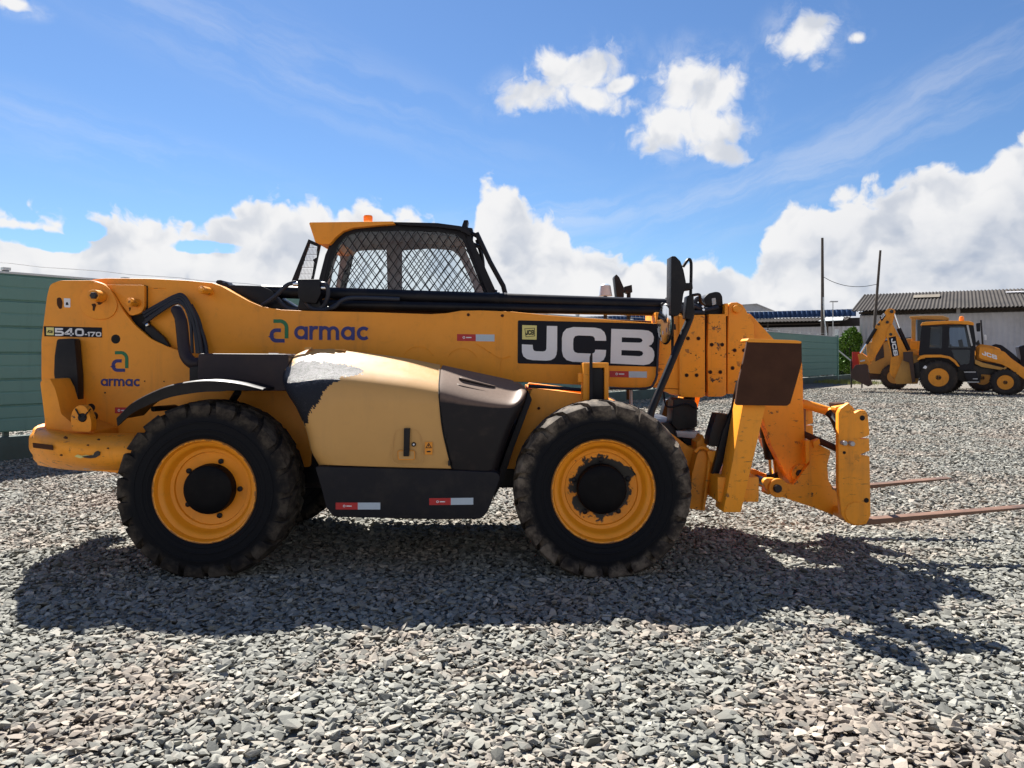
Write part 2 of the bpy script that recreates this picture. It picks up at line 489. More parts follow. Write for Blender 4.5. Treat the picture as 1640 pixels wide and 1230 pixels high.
# model number panel
MB().prism([(70, 522.5), (163, 524.5), (163, 540.5), (71, 538.5)], 6.616, 6.62).build('model_panel', M['decal_black'], ch)
MB().prism([(74, 524.2), (86, 524.5), (86, 537), (74, 536.7)], 6.613, 6.616).build('badge_panel', M['badge'], ch)
t = Txt(TELE, (75.5, 528.5), (2.5, .2), (-.2, 4.4), 6.613); wide_letters(t); t.mb.build('badge_lettering', M['decal_black'], ch)
t = Txt(TELE, (88, 525.2), (12.0, .25), (0, 12.4), 6.616, .003); digits(t, [('5', 1), ('4', 1), ('0', 1), ('-', .6), ('1', .6), ('7', .6), ('0', .6)])
t.mb.build('model_lettering', M['white'], ch)
t1 = Txt(TELE, (178.3, 562.2), (33.4, 0), (0, 33.4), 6.62, .003); t2 = Txt(TELE, (178.3, 562.2), (33.4, 0), (0, 33.4), 6.62, .003); alogo(t1, t2)
t1.mb.build('green_logo_stroke', M['green'], ch); t2.mb.build('blue_logo_stroke', M['blue'], ch)
t = Txt(TELE, (162, 606.3), (11.7, .1), (0, 12), 6.62, .003); armac(t); t.mb.build('company_lettering', M['blue'], ch)
def reflector(x0, y0, x1, y1, xs, off, par, dy=0.0):
    MB().prism([(x0, y0), (xs, y0 + dy * .5), (xs, y1 + dy * .5), (x0, y1)], off - .002, off).build('red_reflector', M['red'], par)
    mk = MB().ribbon(arc((x0 + xs) / 2 - 4, (y0 + y1) / 2, 1.6, 0, 360, 10)[:-1], .9, off - .002, .0015, True)
    mk.prism([((x0 + xs) / 2 - .5, (y0 + y1) / 2 - .8), ((x0 + xs) / 2 + 8, (y0 + y1) / 2 - .8), ((x0 + xs) / 2 + 8, (y0 + y1) / 2 + .9), ((x0 + xs) / 2 - .5, (y0 + y1) / 2 + .9)], off - .0035, off - .002)
    mk.build('reflector_mark', M['white'], par)
    if x1 > xs: MB().prism([(xs, y0 + dy * .5), (x1, y0 + dy), (x1, y1 + dy), (xs, y1 + dy * .5)], off - .002, off).build('silver_reflector', M['silver'], par)
reflector(184, 652.5, 205, 662, 205, 6.62, ch)
for (x, y, w_, h_) in ((150, 487, 6, 11), (159, 484, 9, 4), (207.5, 493, 2.5, 5), ):
    MB().prism([(x - w_ * .6, y), (x + w_ * .3, y - 1), (x + w_ * .6, y + 1.5), (x + w_ * .35, y + h_ * .5), (x + w_ * .1, y + h_), (x - w_ * .3, y + h_ * .9), (x - w_ * .25, y + h_ * .4)], 6.6 if x < 190 else 6.64, 6.62 if x < 190 else 6.66).build('grease_streak', M['rust'], ch)
# black corner cover and fuel door on the left
MB().prism(fillet([(91, 543), (119, 542), (124, 600), (125, 660), (113, 676), (99, 664), (92, 630), (86, 600), (87, 570)], 4), 6.56, 6.60).build('lamp_housing', M['black'], T, .008)
MB().prism(fillet([(64, 612), (69, 607), (80, 606.5), (88, 622), (93, 640), (98, 663), (116, 678), (150, 690), (150, 704), (76, 704), (74, 690), (70, 660)], 3), 6.36, 6.66).build('corner_guard', M['yellow'], T, .010)
hk = MB().prism(fillet([(115, 690), (113, 668), (118, 654), (128, 648), (138, 652), (146, 672), (146, 692)], 6), 6.25, 6.33, [arc(131, 668, 6, 0, 360, 14)[:-1]]).build('tow_bracket', M['yellow_worn'], T)
MB().pin(131, 669, 6.24, 6.42, .036).build('tow_pin', M['black'], hk)
MB().ptube([(121, 655, 6.24), (124, 660, 6.24), (128, 668, 6.235)], .006, 6, 4).ptube([(134, 668, 6.235), (139, 662, 6.24), (145, 655, 6.3)], .006, 6, 4).build('pin_lanyard', M['black'], hk)
# counterweight casting: rounded rows lofted from back round the corner to the near side
def loft(rows, name, mat, parent, cols=40, per=None, fr=TELE, angle=50, close_rows=False):
    """rows: lists of (x, y, off); each row resampled smoothly to the same number of columns"""
    R = []
    for row in rows:
        c = catmull([Vector(p) for p in row], 12)
        L = [0.0]
        for a, b in zip(c, c[1:]): L.append(L[-1] + (b - a).length)
        out = []
        for k in range(cols):
            s = L[-1] * k / (cols - 1); i = max(0, min(len(c) - 2, int(np.searchsorted(L, s)) - 1))
            f = (s - L[i]) / max(1e-9, L[i + 1] - L[i]); out.append(c[i].lerp(c[i + 1], min(1, max(0, f))))
        R.append(out)
    mb = MB(fr)
    # smooth between rows
    cols_ = [catmull([R[j][k] for j in range(len(R))], per or 4) for k in range(cols)]
    n = len(cols_[0])
    V = [fr.at(*cols_[k][j]) for j in range(n) for k in range(cols)]
    Fs = [(j * cols + k, j * cols + k + 1, (j + 1) * cols + k + 1, (j + 1) * cols + k) for j in range(n - 1) for k in range(cols - 1)]
    mb.add(V, Fs)
    return mb, cols_, n
def far_px(x, y, o, o2):
    # the same height and length position further in
    p = TELE.at(x, y, o); d2 = TELE.d(o2)
    return (CX + p.x * FPX / d2, HY + (CAMH - p.z) * FPX / d2, o2)
def cw_rows():
    rows = []
    for (zl, yr, inset) in ((750, 756, .30), (741, 752, .13), (728, 742, .03), (714, 728, 0), (702, 714, .03), (693, 703, .12), (689, 697, .26), (687, 694, .42)):
        y = zl; o = 6.03 + inset
        k = (1 - inset * .9)
        rows.append([(215, yr, o), (160, yr - 1, o), (110, y + (yr - y) * .4, o), (76 + inset * 28, y - 1, o + .03), (57 + inset * 34, y - 4, o + .16), (50 + inset * 38, y - 8, o + .42), far_px(50 + inset * 38, y - 8, o + .42, o + 1.0), far_px(52 + inset * 38, y - 8, o + .42, 7.9)])
    return rows
mb, _, _ = loft(cw_rows(), '', None, None, 40)
mb.build('counterweight', M['yellow_worn'], T)
MB().prism(fillet([(118, 744), (215, 745), (215, 760), (190, 758), (150, 753)], 3), 6.2, 7.6).build('belly_plate', M['yellow_worn'], T, .006)
MB().prism([(134.5, 743), (144, 743), (144, 751.5), (134.5, 751.5)], 6.193, 6.197).build('tag_plate', M['grey'], T)
MB().prism(fillet([(52, 709), (84, 713), (85, 721), (53, 717)], 1), 6.022, 6.028).build('scuffed_strip', M['rust'], T)
MB().prism([(119, 731), (124, 728), (131, 730), (137, 728.5), (146, 730), (150, 727), (153, 729), (151, 733), (142, 733.5), (136, 732.5), (128, 734)], 6.021, 6.027).build('scrape_mark', M['badge'], T)
MB().prism([(131, 731), (140, 729.8), (149, 729), (152, 724), (156, 722), (160, 724.5), (159, 729), (153, 733), (146, 734), (135, 733)], 6.018, 6.027).build('scrape_mark', M['steel'], T)
for (x, y, a) in ((104, 701, 3), (140, 713, 1.6), (157, 704, 2), (97, 729, 2), (172, 718, 1.5)):
    MB().prism([(x - a, y), (x, y - a * .8), (x + a * 1.2, y - a * .3), (x + a, y + a * .7), (x - a * .4, y + a * .5)], 6.022, 6.032).build('paint_chip', M['rust'], T)

MB().prism([(79, 472), (86, 470), (78, 690), (71, 690)], 6.665, 7.36).build('rear_plate', M['yellow'], T, .004)
# main frame, dark underside
MB().box(-3.3, 1.5, 6.82, 7.86, .54, 1.12).build('chassis_frame', M['steel'], T, .02)
MB().box(-1.62, -.25, 7.95, 8.38, .42, 1.1).build('unseen_fuel_tank', M['sill'], T, .04)  # far-side tank, unseen from the camera, added to block sun under the machine
MB().box(-.2, .02, 8.0, 8.36, .40, .46).box(-.2, .02, 8.0, 8.36, .70, .75).box(-.21, -.19, 8.0, 8.36, .40, 1.0).build('cab_step', M['sill'], T, .006)  # far-side step, added with the tank to block that sun
MB().prism([(470, 640), (520, 640), (520, 770), (480, 775)], 6.64, 6.7).build('inner_plate', M['black'], T)
front = fillet([(806, 751), (845, 640), (852, 622), (935, 632), (1000, 646), (1062, 684), (1100, 713), (1118, 724), (1122, 742), (1105, 754), (1040, 770), (900, 752)], 3)
fp = MB().prism(front, 6.52, 6.58).build('front_chassis_plate', M['yellow'], T, .005)
twin(fp, 1.36)
for (x, y) in ((863, 654), (812, 745)): MB().pin(x, y, 6.512, 6.53, .013, 6).build('plate_bolt', M['rust'], fp)
MB().prism([(845, 624), (1000, 648), (1000, 655), (845, 640)], 6.6, 7.88).build('chassis_deck', M['yellow'], T, .005)
MB().prism(fillet([(1118, 722), (1140, 722), (1147, 745), (1127, 818), (1104, 815), (1108, 760)], 4), 6.40, 8.0).build('nose_frame', M['yellow_worn'], T, .008)
MB().ptube([(1113, 724, 6.36), (1122, 717, 6.36), (1133, 720, 6.36), (1136, 735, 6.36), (1131, 780, 6.36), (1126, 817, 6.36)], .014, 8, 6).build('frame_rib', M['yellow_worn'], T)
MB().prism(fillet([(1132, 722), (1150, 722), (1150, 740), (1138, 742)], 4), 6.33, 6.45).build('frame_lug', M['yellow_worn'], T, .006)
# axles
for nm, x in (('rear_axle', -2.385), ('front_axle', .705)):
    MB().lathe([(.10, 0), (.12, .3), (.14, .7), (.24, .85), (.24, 1.15), (.14, 1.3), (.12, 1.6), (.10, 2.0)], (x, 6.15, .645), (0, 1, 0), 24).build(nm, M['steel'], T)

# ---- wheels
def make_wheel(x, y, flip, rimmat, rot):
    w = empty('wheel', (x, y, .655)); w.parent = T; w.location = Vector((x, y, .655)) - Vector(T.location)
    w.rotation_euler = (0, rot, math.pi if flip else 0)
    ORIG[w.name] = Vector((0, 0, 0))
    P = [(.395, -.165), (.405, -.19), (.43, -.204), (.436, -.209), (.442, -.206), (.468, -.211), (.472, -.216), (.482, -.217), (.487, -.213), (.53, -.214), (.533, -.218), (.541, -.218), (.544, -.212), (.585, -.206), (.628, -.19), (.662, -.15), (.673, -.08), (.675, 0)]
    mb = MB().lathe(P + [(r, -yy) for r, yy in reversed(P[:-1])], n=88, close=False)
    N = 21
    for side in (-1, 1):
        for k in range(N):
            a0 = 2 * math.pi * (k + (.5 if side > 0 else 0)) / N + random.uniform(-.004, .004)
            st = [(-.206, .572, 0, .092), (-.219, .624, .0, .112), (-.210, .669, .012, .116), (-.17, .693, .045, .108), (-.07, .700, .13, .088), (.035, .700, .22, .072)]
            vs, fs = [], []
            for (yy, r, da, hw) in st:
                q = random.uniform(-.003, .003)
                for s in (-1, 1):
                    a = a0 + da + hw * s
                    vs.append((math.cos(a) * (r + q), yy * -side, math.sin(a) * (r + q)))
                    b = a0 + da + hw * 1.08 * s
                    ri = min(r - .05, .65) if yy > -.2 else r - .012
                    yi = yy * (.80 if yy < -.1 else 1)
                    vs.append((math.cos(b) * ri, yi * -side, math.sin(b) * ri))
            for i in range(len(st) - 1):
                o = 4 * i
                fs += [(o, o + 2, o + 6, o + 4), (o, o + 4, o + 5, o + 1), (o + 2, o + 3, o + 7, o + 6)]
            fs += [(0, 1, 3, 2), (4 * len(st) - 4, 4 * len(st) - 2, 4 * len(st) - 1, 4 * len(st) - 3)]
            mb.add(vs, fs)
    mb.build('tyre', M['tyre'] if rimmat is M['rim_grease'] else M['tyre_dark'], w, angle=32)
    R = [(.398, -.10), (.404, -.178), (.408, -.192), (.402, -.199), (.390, -.195), (.382, -.17), (.378, -.15), (.362, -.142), (.352, -.136), (.340, -.12), (.334, -.09), (.318, -.065), (.302, -.060), (.292, -.058), (.288, -.046), (.286, -.040), (.278, -.038), (.12, -.036), (.12, .1), (.40, .12)]
    MB().lathe(R, n=72, close=False).build('rim', rimmat, w, angle=30)
    hub = MB().lathe([(.197, -.03), (.196, -.10), (.19, -.125), (.175, -.136), (.10, -.140), (.02, -.142)], n=40)
    hub.build('hub', M['hub'], w, angle=35)
    for k in range(5):
        a = math.radians(-72 + 72 * k + 10)
        MB().lathe([(.021, -.034), (.021, -.052), (.013, -.056)], (.226 * math.cos(a), 0, .226 * math.sin(a)), n=10).build('wheel_bolt', M['black'], w)
    return w
for (x, y, fl, rm, ro) in ((-2.385, 6.185, False, M['rim'], .2), (.708, 6.185, False, M['rim_grease'], 1.1), (-2.385, 8.115, True, M['rim'], .5), (.708, 8.115, True, M['rim'], 2.3)):
    make_wheel(x, y, fl, rm, ro)

# ---- rear fender
def fender():
    top = [(188, 668), (215, 643), (262, 620), (300, 611), (338, 608), (380, 612), (422, 622)]
    c = catmull([Vector((x, y, 0)) for x, y in top], 6)
    V, Fs = [], []
    n = len(c)
    for i, p in enumerate(c):
        lip = 12 + 6 * math.sin(math.pi * i / (n - 1)) - (10 * max(0, i / (n - 1) - .72) / .28)
        for (dy, o) in ((lip + 2, 5.99), (2, 5.975), (0, 5.99), (-.5, 6.12), (-.5, 6.42), (4, 6.42), (4.5, 6.1), (lip + 2, 6.015)):
            f = TELE.at(p.x, p.y + dy, 5.99); f = Vector((f.x, o, f.z)); V.append(f)
    for i in range(n - 1):
        for k in range(8):
            a, b = 8 * i + k, 8 * i + (k + 1) % 8
            Fs.append((a, b, b + 8, a + 8))
    Fs += [tuple(range(7, -1, -1)), tuple(range(8 * (n - 1), 8 * n))]
    mb = MB().add(V, Fs)
    return mb.build('mudguard', M['black'], T, angle=45)
fender()
MB().ptube([(381, 628, 6.2), (370, 645, 6.4), (366, 660, 6.6)], .03, 8).build('mudguard_stay', M['black'], T)
MB().ptube([(245, 655, 6.2), (280, 652, 6.45), (300, 660, 6.6)], .022, 8).build('mudguard_stay', M['black'], T)

# ---- boom
B_top = [(128, 470), (136, 454), (150, 447), (170, 445.5), (240, 446), (300, 449), (340, 453), (354, 458), (372, 468), (398, 482), (420, 491), (450, 496), (500, 498), (600, 500), (690, 503), (715, 501.5), (738, 497.5), (770, 497), (820, 499), (880, 505), (1000, 514), (1052, 518)]
B_bot = [(1055, 612), (1045, 621), (1020, 622), (940, 617), (840, 612), (600, 606), (320, 600), (260, 560), (190, 510), (140, 495)]
bm_ = MB().prism(B_top + B_bot, 6.70, 7.30).build('boom', M['yellow'], T, .008)
MB().prism(fillet([(166, 456), (231, 456.5), (231, 492), (226, 501), (214, 505), (208, 505), (196, 490), (184, 470)], 4), 6.645, 6.695).build('pivot_bracket', M['yellow'], bm_, .004)
MB().prism([(231, 456.5), (236, 458), (236, 490), (240, 520), (270, 560), (240, 545), (215, 518), (208, 504), (222, 503), (230, 494)], 6.69, 6.70).build('painted_gap_shade', M['hole'], bm_)  # dark sheet painted in for the shaded gap behind the bracket
MB().prism(fillet([(829.5, 513), (1055, 518.5), (1055, 587.5), (829, 582)], 2.5), 6.695, 6.70).build('brand_panel', M['decal_black'], bm_)
t = Txt(TELE, (835.9, 521.2), (60.9, 1.1), (-.3, 60.0), 6.695, .003); wide_letters(t); t.mb.build('brand_lettering', M['white'], bm_)
MB().prism([(836.4, 520.6), (859.7, 521.3), (859.4, 544), (836.3, 543.4)], 6.690, 6.695).build('badge_panel', M['badge'], bm_)
MB().ribbon([(840.5, 526.5), (856, 525.5), (856.5, 538), (842.5, 539.5)], .8, 6.690, .002, True).build('badge_outline', M['decal_black'], bm_)
t = Txt(TELE, (841.5, 529.0), (3.9, -.35), (.5, 8.2), 6.690, .002); wide_letters(t); t.mb.build('badge_lettering', M['decal_black'], bm_)
t1 = Txt(TELE, (431.5, 511.2), (37.3, .3), (0, 37.3), 6.70, .003); t2 = Txt(TELE, (431.5, 511.2), (37.3, .3), (0, 37.3), 6.70, .003); alogo(t1, t2)
t1.mb.build('green_logo_stroke', M['green'], bm_); t2.mb.build('blue_logo_stroke', M['blue'], bm_)
t = Txt(TELE, (472.5, 521.6), (22.3, .25), (0, 22.2), 6.70, .003); armac(t); t.mb.build('company_lettering', M['blue'], bm_)
reflector(732, 535, 792, 546, 762, 6.70, bm_, .8)
reflector(976.5, 594, 1036, 604, 1007, 6.70, bm_, 1)
def seam(pts, nm='weld_seam'):
    MB().ptube([(x, y, 6.699) for x, y in pts], .0035, 6).build(nm, M['yellow_worn'], bm_)
seam(arc(670, 581, 26, 205, 335, 14)); seam(arc(740, 584, 26, 205, 335, 14))
seam([(762, 550), (778, 560), (798, 573), (812, 574), (818, 570)]); seam([(802, 610), (802, 578), (806, 574), (816, 570)]); seam([(232, 461), (265, 462)])
for (x, y) in ((750, 504), (804.5, 505.5)): MB().pin(x, y, 6.692, 6.705, .014, 8).build('boom_bolt', M['rust'], bm_)
for (x, y) in ((955, 607), (868, 630)): MB().pin(x, y, 6.62, 6.8, .03 if x > 900 else .02).build('boom_stud', M['yellow_worn'], bm_)
# telescopic sections: outer end, then three collars stepping out
MB().prism([(1050, 500), (1092, 502), (1092, 623), (1048, 621)], 6.74, 7.28).build('inner_boom', M['yellow_worn'], T, .006)
COLL = [([(1088, 505), (1129, 504), (1129.5, 634), (1124, 636.5), (1092, 636), (1088, 632)], 6.715, [(1102, 542), (1119, 542), (1100, 601), (1116, 601)]),
        ([(1135, 503), (1163, 503), (1163.5, 632), (1158, 635), (1134, 635.5), (1133, 560)], 6.735, [(1140, 552), (1157, 552), (1138, 596), (1154, 596)]),
        ([(1167, 487), (1172, 484.5), (1181, 484), (1189, 488), (1194, 495), (1199, 505), (1208, 520), (1208, 600), (1203, 630), (1165, 631), (1165.5, 560)], 6.75, [(1177, 561), (1192, 561), (1173.5, 589.5), (1190, 589.5)])]
for i, (pts, o, bolts) in enumerate(COLL):
    c = MB().prism(pts, o, 7.28 - i * .01).build('boom_collar', M['yellow_worn'], T, .007)
    for (x, y) in bolts:
        MB().pin(x, y, o - .008, o + .01, .017, 12).build('wear_pad_bolt', M['rust'], c)
        MB().pin(x, y, o - .011, o + .01, .008, 8).build('bolt_socket', M['hole'], c)
    for k in range(2): MB().pin((pts[0][0] + pts[1][0]) / 2 + 8 * k - 2, 566 + 3 * k, o - .003, o + .01, .006, 6).build('grub_screw', M['rust'], c)
MB().prism([(1085, 506), (1168, 506), (1168, 628), (1085, 628)], 6.79, 7.2).build('inner_section', M['rust'], T)
MB().prism([(1161, 486), (1166, 486), (1166, 506), (1161, 506)], 6.74, 7.25).build('hose_bracket', M['yellow_worn'], T)
MB().pin(1181, 494.5, 6.71, 7.3, .036).build('head_pin', M['yellow_worn'], T)
# extension ram on top of the boom
MB().prism(fillet([(345, 452), (348, 448.5), (355, 448.5), (357, 453), (364, 453), (366, 456.5), (418, 458), (432, 464), (446, 476), (470, 490), (505, 498), (440, 497), (396, 484), (352, 458)], 1.5), 6.86, 7.12).build('ram_anchor', M['black'], T, .006)
r1 = MB().ptube([(420, 466.5, 6.95), (1076, 489, 6.95)], .058, 20).build('extension_ram', M['black'], T)
for ca, cb_, cr in ((792, 800, .066), (806, 811, .064), (1066, 1082, .07)):
    MB().ptube([(ca, 466.5 + (ca - 420) * .0343, 6.95), (cb_, 466.5 + (cb_ - 420) * .0343, 6.95)], cr, 20).build('ram_clamp', M['black'], r1)
MB().ptube([(500, 487, 6.90), (1070, 499, 6.90)], .043, 16).build('hose_guide_tube', M['black'], T)
MB().ptube([(430, 463, 7.10), (800, 476, 7.10)], .035, 12).build('oil_pipe', M['grey'], T)
MB().ptube([(440, 495, 6.96), (700, 501, 6.96), (1050, 517, 6.96)], .016, 8).build('oil_pipe', M['rust'], T)
# valve block and hoses around it
vb = MB().prism([(476, 447), (512, 447), (514, 470), (506, 486), (484, 484), (477, 476)], 6.72, 6.86).build('valve_block', M['black'], T, .01)
MB().prism([(480, 475), (510, 475), (516, 497), (476, 497)], 6.78, 6.9).build('valve_bracket', M['black'], vb, .008)
for pts in ([(420, 489, 6.8), (440, 475, 6.76), (458, 458, 6.74), (470, 453, 6.74), (478, 453, 6.76)], [(444, 478, 6.82), (458, 492, 6.8), (472, 496, 6.8), (484, 490, 6.8), (488, 480, 6.8)],
            [(512, 455, 6.76), (520, 455, 6.74), (525, 462, 6.74), (525, 475, 6.75), (518, 490, 6.78), (508, 495, 6.8)], [(515, 495, 6.8), (535, 492, 6.76), (548, 481, 6.76), (570, 477, 6.8), (640, 479, 6.84)], [(490, 484, 6.77), (500, 494, 6.77), (520, 496, 6.78), (540, 488, 6.8)]):
    MB().ptube(pts, .020, 8, 6).build('hydraulic_hose', M['hose'], T)
for pts in ([(470, 455, 6.74), (478, 455, 6.74)], [(512, 461, 6.76), (523, 461, 6.76)]):
    MB().ptube(pts, .022, 10).build('hose_fitting', M['chrome'], vb)
# exhaust, muffler, hose bundle behind the arm
mf = MB().prism(fillet([(317, 566), (462, 567), (462, 626), (316, 626)], 6), 6.26, 6.58).build('muffler', M['muffler'], T, .05, 4)
MB().prism([(303, 588), (318, 586), (318, 626), (303, 622)], 6.36, 6.5).build('muffler_strap', M['black'], mf, .008)
MB().prism([(430, 565.4), (446, 565.6), (446, 567), (430, 567)], 6.35, 6.45).build('muffler_clip', M['chrome'], mf)
MB().ptube([(320, 582, 6.42), (308, 581, 6.42), (298, 570, 6.44), (294, 552, 6.46), (292, 530, 6.47), (289, 510, 6.48), (281, 492, 6.5)], [.05] * 30 + [.047] * 6 + [.038], 16, 6).build('exhaust_pipe', M['muffler'], T)
for k, (dx, dy) in enumerate(((0, 0), (5, 5), (10, 11), (3, 16))):
    MB().ptube([(229 + dx * .4, 502 + dy, 6.62 + .01 * k), (255 + dx * .2, 487 + dy * .8, 6.62), (280, 474 + dy * .7, 6.63), (293 - dx * .2, 473 + dy * .9, 6.63), (306 - dx * .5, 492 + dy * .8, 6.63), (316 - dx, 520 + dy * .5, 6.63), (324 - dx * 1.6, 566, 6.62)], .015, 8, 7).build('hydraulic_hose', M['hose'], T)
MB().ptube([(322, 528, 6.66), (328, 548, 6.66), (331, 568, 6.64)], .02, 8, 6).ptube([(306, 488, 6.67), (318, 512, 6.67), (326, 545, 6.66), (327, 568, 6.65)], .016, 8, 6).build('hydraulic_hose', M['hose'], T)
MB().prism([(232, 516), (240, 520), (262, 540), (272, 556), (250, 548), (232, 530)], 6.64, 6.69).build('ram_end', M['black'], T, .008)
MB().ptube([(234, 521, 6.62), (238, 519, 6.62)], .014, 8).build('hose_fitting', M['chrome'], T)

# ---- engine cover (pod)
LR = [[(509, 744.5), (560, 746), (640, 748.5), (723, 750.5)], [(497, 722), (560, 722), (640, 722), (716.5, 722)], [(489, 690), (560, 690), (640, 690), (709.5, 690)], [(474, 655), (560, 655), (640, 655), (705, 655)],
      [(461, 634), (540, 634), (640, 637), (703.5, 640)], [(453, 616), (540, 612), (640, 620), (703, 627)], [(452, 600), (530, 594), (640, 605), (703, 614)], [(458, 584), (530, 577), (640, 592), (704, 602)],
      [(472, 569), (530, 565), (640, 579.5), (704.5, 591)], [(492, 559.5), (540, 559.8), (640, 572.5), (705, 584.5)], [(500, 560), (545, 561), (640, 573.5), (705, 585.5)]]
OF = [6.03, 6.01, 6.0, 6.0, 6.008, 6.045, 6.125, 6.235, 6.36, 6.47, 6.49]
rows = []
for L, o in zip(LR, OF):
    x0, y0 = L[0]
    rows.append([(x0 + 6, y0 - .5, o + .30), (x0 + 1.2, y0 - .2, o + .12), (x0 + 8, y0, o + .03), (x0 + 26, y0 + (L[1][1] - y0) * .35, o)] + [(x, y, o) for x, y in L[1:]])
mb, cols_, nr = loft(rows, '', None, None, 150, 9)
decal = [(448, 604), (456, 592), (466, 583), (480, 579), (500, 579), (530, 582), (555, 585.5), (572, 590), (584, 597), (570, 601), (548, 604), (540, 612), (526, 618), (517, 630), (512, 642), (503, 654), (496, 662), (492, 678), (489, 684), (480, 670), (462, 640)]
nseed = np.random.default_rng(3).normal(0, 1, (200, 200))
keep, tear = [], []
for j in range(nr - 1):
    for k in range(149):
        c = cols_[k][j]
        jit = nseed[j // 2, k // 2]
        (tear if inside((c.x + jit * 1.3, c.y + nseed[k // 2, j // 2] * 1.1), decal) else keep).append((j, k))
C_ = 150
mb.Fc = [(j * C_ + k, j * C_ + k + 1, (j + 1) * C_ + k + 1, (j + 1) * C_ + k) for j, k in keep]
pod = mb.build('engine_cover', M['cream'], T, angle=60)
tag(pod, 'sun faded cream engine cover with torn black vinyl')
mb.Fc = [(j * C_ + k, j * C_ + k + 1, (j + 1) * C_ + k + 1, (j + 1) * C_ + k) for j, k in tear]
mb.build('torn_vinyl', M['vinyl'], pod, angle=60)
for nm_pts in ([(520, 561.2), (560, 564), (600, 570), (640, 576)],):
    pass
MB().prism([(488, 556.5), (498, 556), (498, 559), (488, 560)], 6.42, 6.48).prism([(537, 559.3), (552, 560.2), (552, 561.8), (537, 561)], 6.41, 6.48).build('hinge_tab', M['cream'], pod)
# recess, latch, keyhole, warning label
MB().ribbon(fillet([(632, 695), (636, 688), (668, 688), (674, 700), (678, 738), (672, 744), (634, 743), (626, 736)], 5), 1.0, 6.0, .003, True).build('panel_crease', M['cream'], pod)
MB().ribbon(fillet([(637, 722), (664, 722), (664, 736), (638, 736)], 3), 1.2, 6.0, .005, True).build('handle_recess', M['yellow'], pod)
MB().prism(fillet([(637.5, 722.5), (663.5, 722.5), (663.5, 735.5), (638.5, 735.5)], 3), 5.997, 6.003).build('recess_floor', M['cream'], pod)
MB().prism(fillet([(647, 686), (656.5, 686), (655, 731), (646, 731)], 1), 5.975, 6.0).build('cover_latch', M['black'], pod, .004)
MB().pin(662.5, 712, 5.99, 6.01, .017).build('key_lock', M['black'], pod)
MB().pin(662.5, 712, 5.986, 6.01, .008).build('lock_barrel', M['white'], pod)
MB().prism([(680.5, 708), (692.5, 708), (692.5, 728), (680.5, 728)], 5.996, 6.0).build('warning_label', M['yellow'], pod)
MB().ribbon([(686.5, 710), (690.8, 717.2), (682.2, 717.2)], 1.0, 5.996, .002, True).prism([(686, 712.5), (687, 712.5), (687, 715.5), (686, 715.5)], 5.994, 5.996).prism([(683, 722.5), (689, 722), (690, 724), (684, 724.5)], 5.994, 5.996).build('warning_symbol', M['decal_black'], pod)
# dark brown plastic cover in front of it
RR = [[(724, 751), (750, 753), (775, 755), (797, 752)], [(717.5, 722), (750, 722), (785, 722), (808, 718)], [(710.5, 690), (750, 690), (795, 690), (820, 684)], [(706, 655), (750, 657), (805, 660), (834, 656)],
      [(704.5, 640), (750, 646), (808, 651), (839, 645)], [(704, 627), (750, 636), (812, 644), (842, 637)], [(704, 614), (750, 624), (816, 636), (844, 629)], [(705, 602), (750, 612), (818, 626), (843, 623)],
      [(706, 591), (750, 601), (818, 616), (840, 619)], [(709, 585), (750, 594), (815, 608), (832, 613)], [(709, 586.5), (750, 595), (815, 609), (832, 614)]]
rows = []
for L, o in zip(RR, OF):
    xe, ye = L[-1]
    rows.append([(L[0][0], L[0][1], o + .006), (L[0][0] + 3, L[0][1] + .6, o - .008)] + [(x, y, o - .008) for x, y in L[1:-1]] + [(xe - 8, ye + (L[-2][1] - ye) * .2, o + .0), (xe - 1, ye, o + .08), (xe, ye + 1, o + .25), (xe - 6, ye + 1, o + .5)])
mb, _, _ = loft(rows, '', None, None, 60, 5)
pc = mb.build('air_intake_cover', M['plastic'], T, angle=60)
for (x0, y0, x1, y1, o) in ((736, 606, 792, 620, 6.232), (732, 617, 790, 631, 6.155)):
    MB().ptube([(x0, y0, o + .012), (x0 + 8, y0 + 2, o), (x1 - 8, y1 - 2, o), (x1, y1, o + .012)], .013, 8, 4).build('intake_louvre', M['plastic'], pc)
MB().ptube([(704.6, 591, 6.35), (703.8, 602, 6.228), (703, 614, 6.118), (703, 627, 6.038), (703.5, 640, 6.0), (709, 690, 5.993), (723, 750, 6.02)], .004, 6, 8).build('cover_seam', M['hole'], pc)
for (x, y) in ((714, 698), (719.5, 742)): MB().prism([(x - 2, y - 4), (x + 1, y - 4), (x + 1, y + 4), (x - 2, y + 4)], 5.985, 6.01).build('cover_hinge', M['black'], pc)
sl = MB().prism(fillet([(504, 747), (620, 750), (724, 753), (795, 756), (802, 764), (781, 820), (770, 831), (700, 832), (534, 828), (522, 812), (514, 780)], 5), 6.0, 6.75).build('side_sill', M['sill'], T, .025, 3)
reflector(537.5, 805, 609, 816, 573, 6.0, sl)
reflector(687.5, 798, 758, 809, 722, 6.0, sl, -.8)
MB().prism(fillet([(800, 752), (812, 720), (842, 640), (846, 626), (852, 640), (822, 720), (806, 770), (790, 800)], 3), 6.3, 6.75).build('sill_return', M['sill'], T, .01)

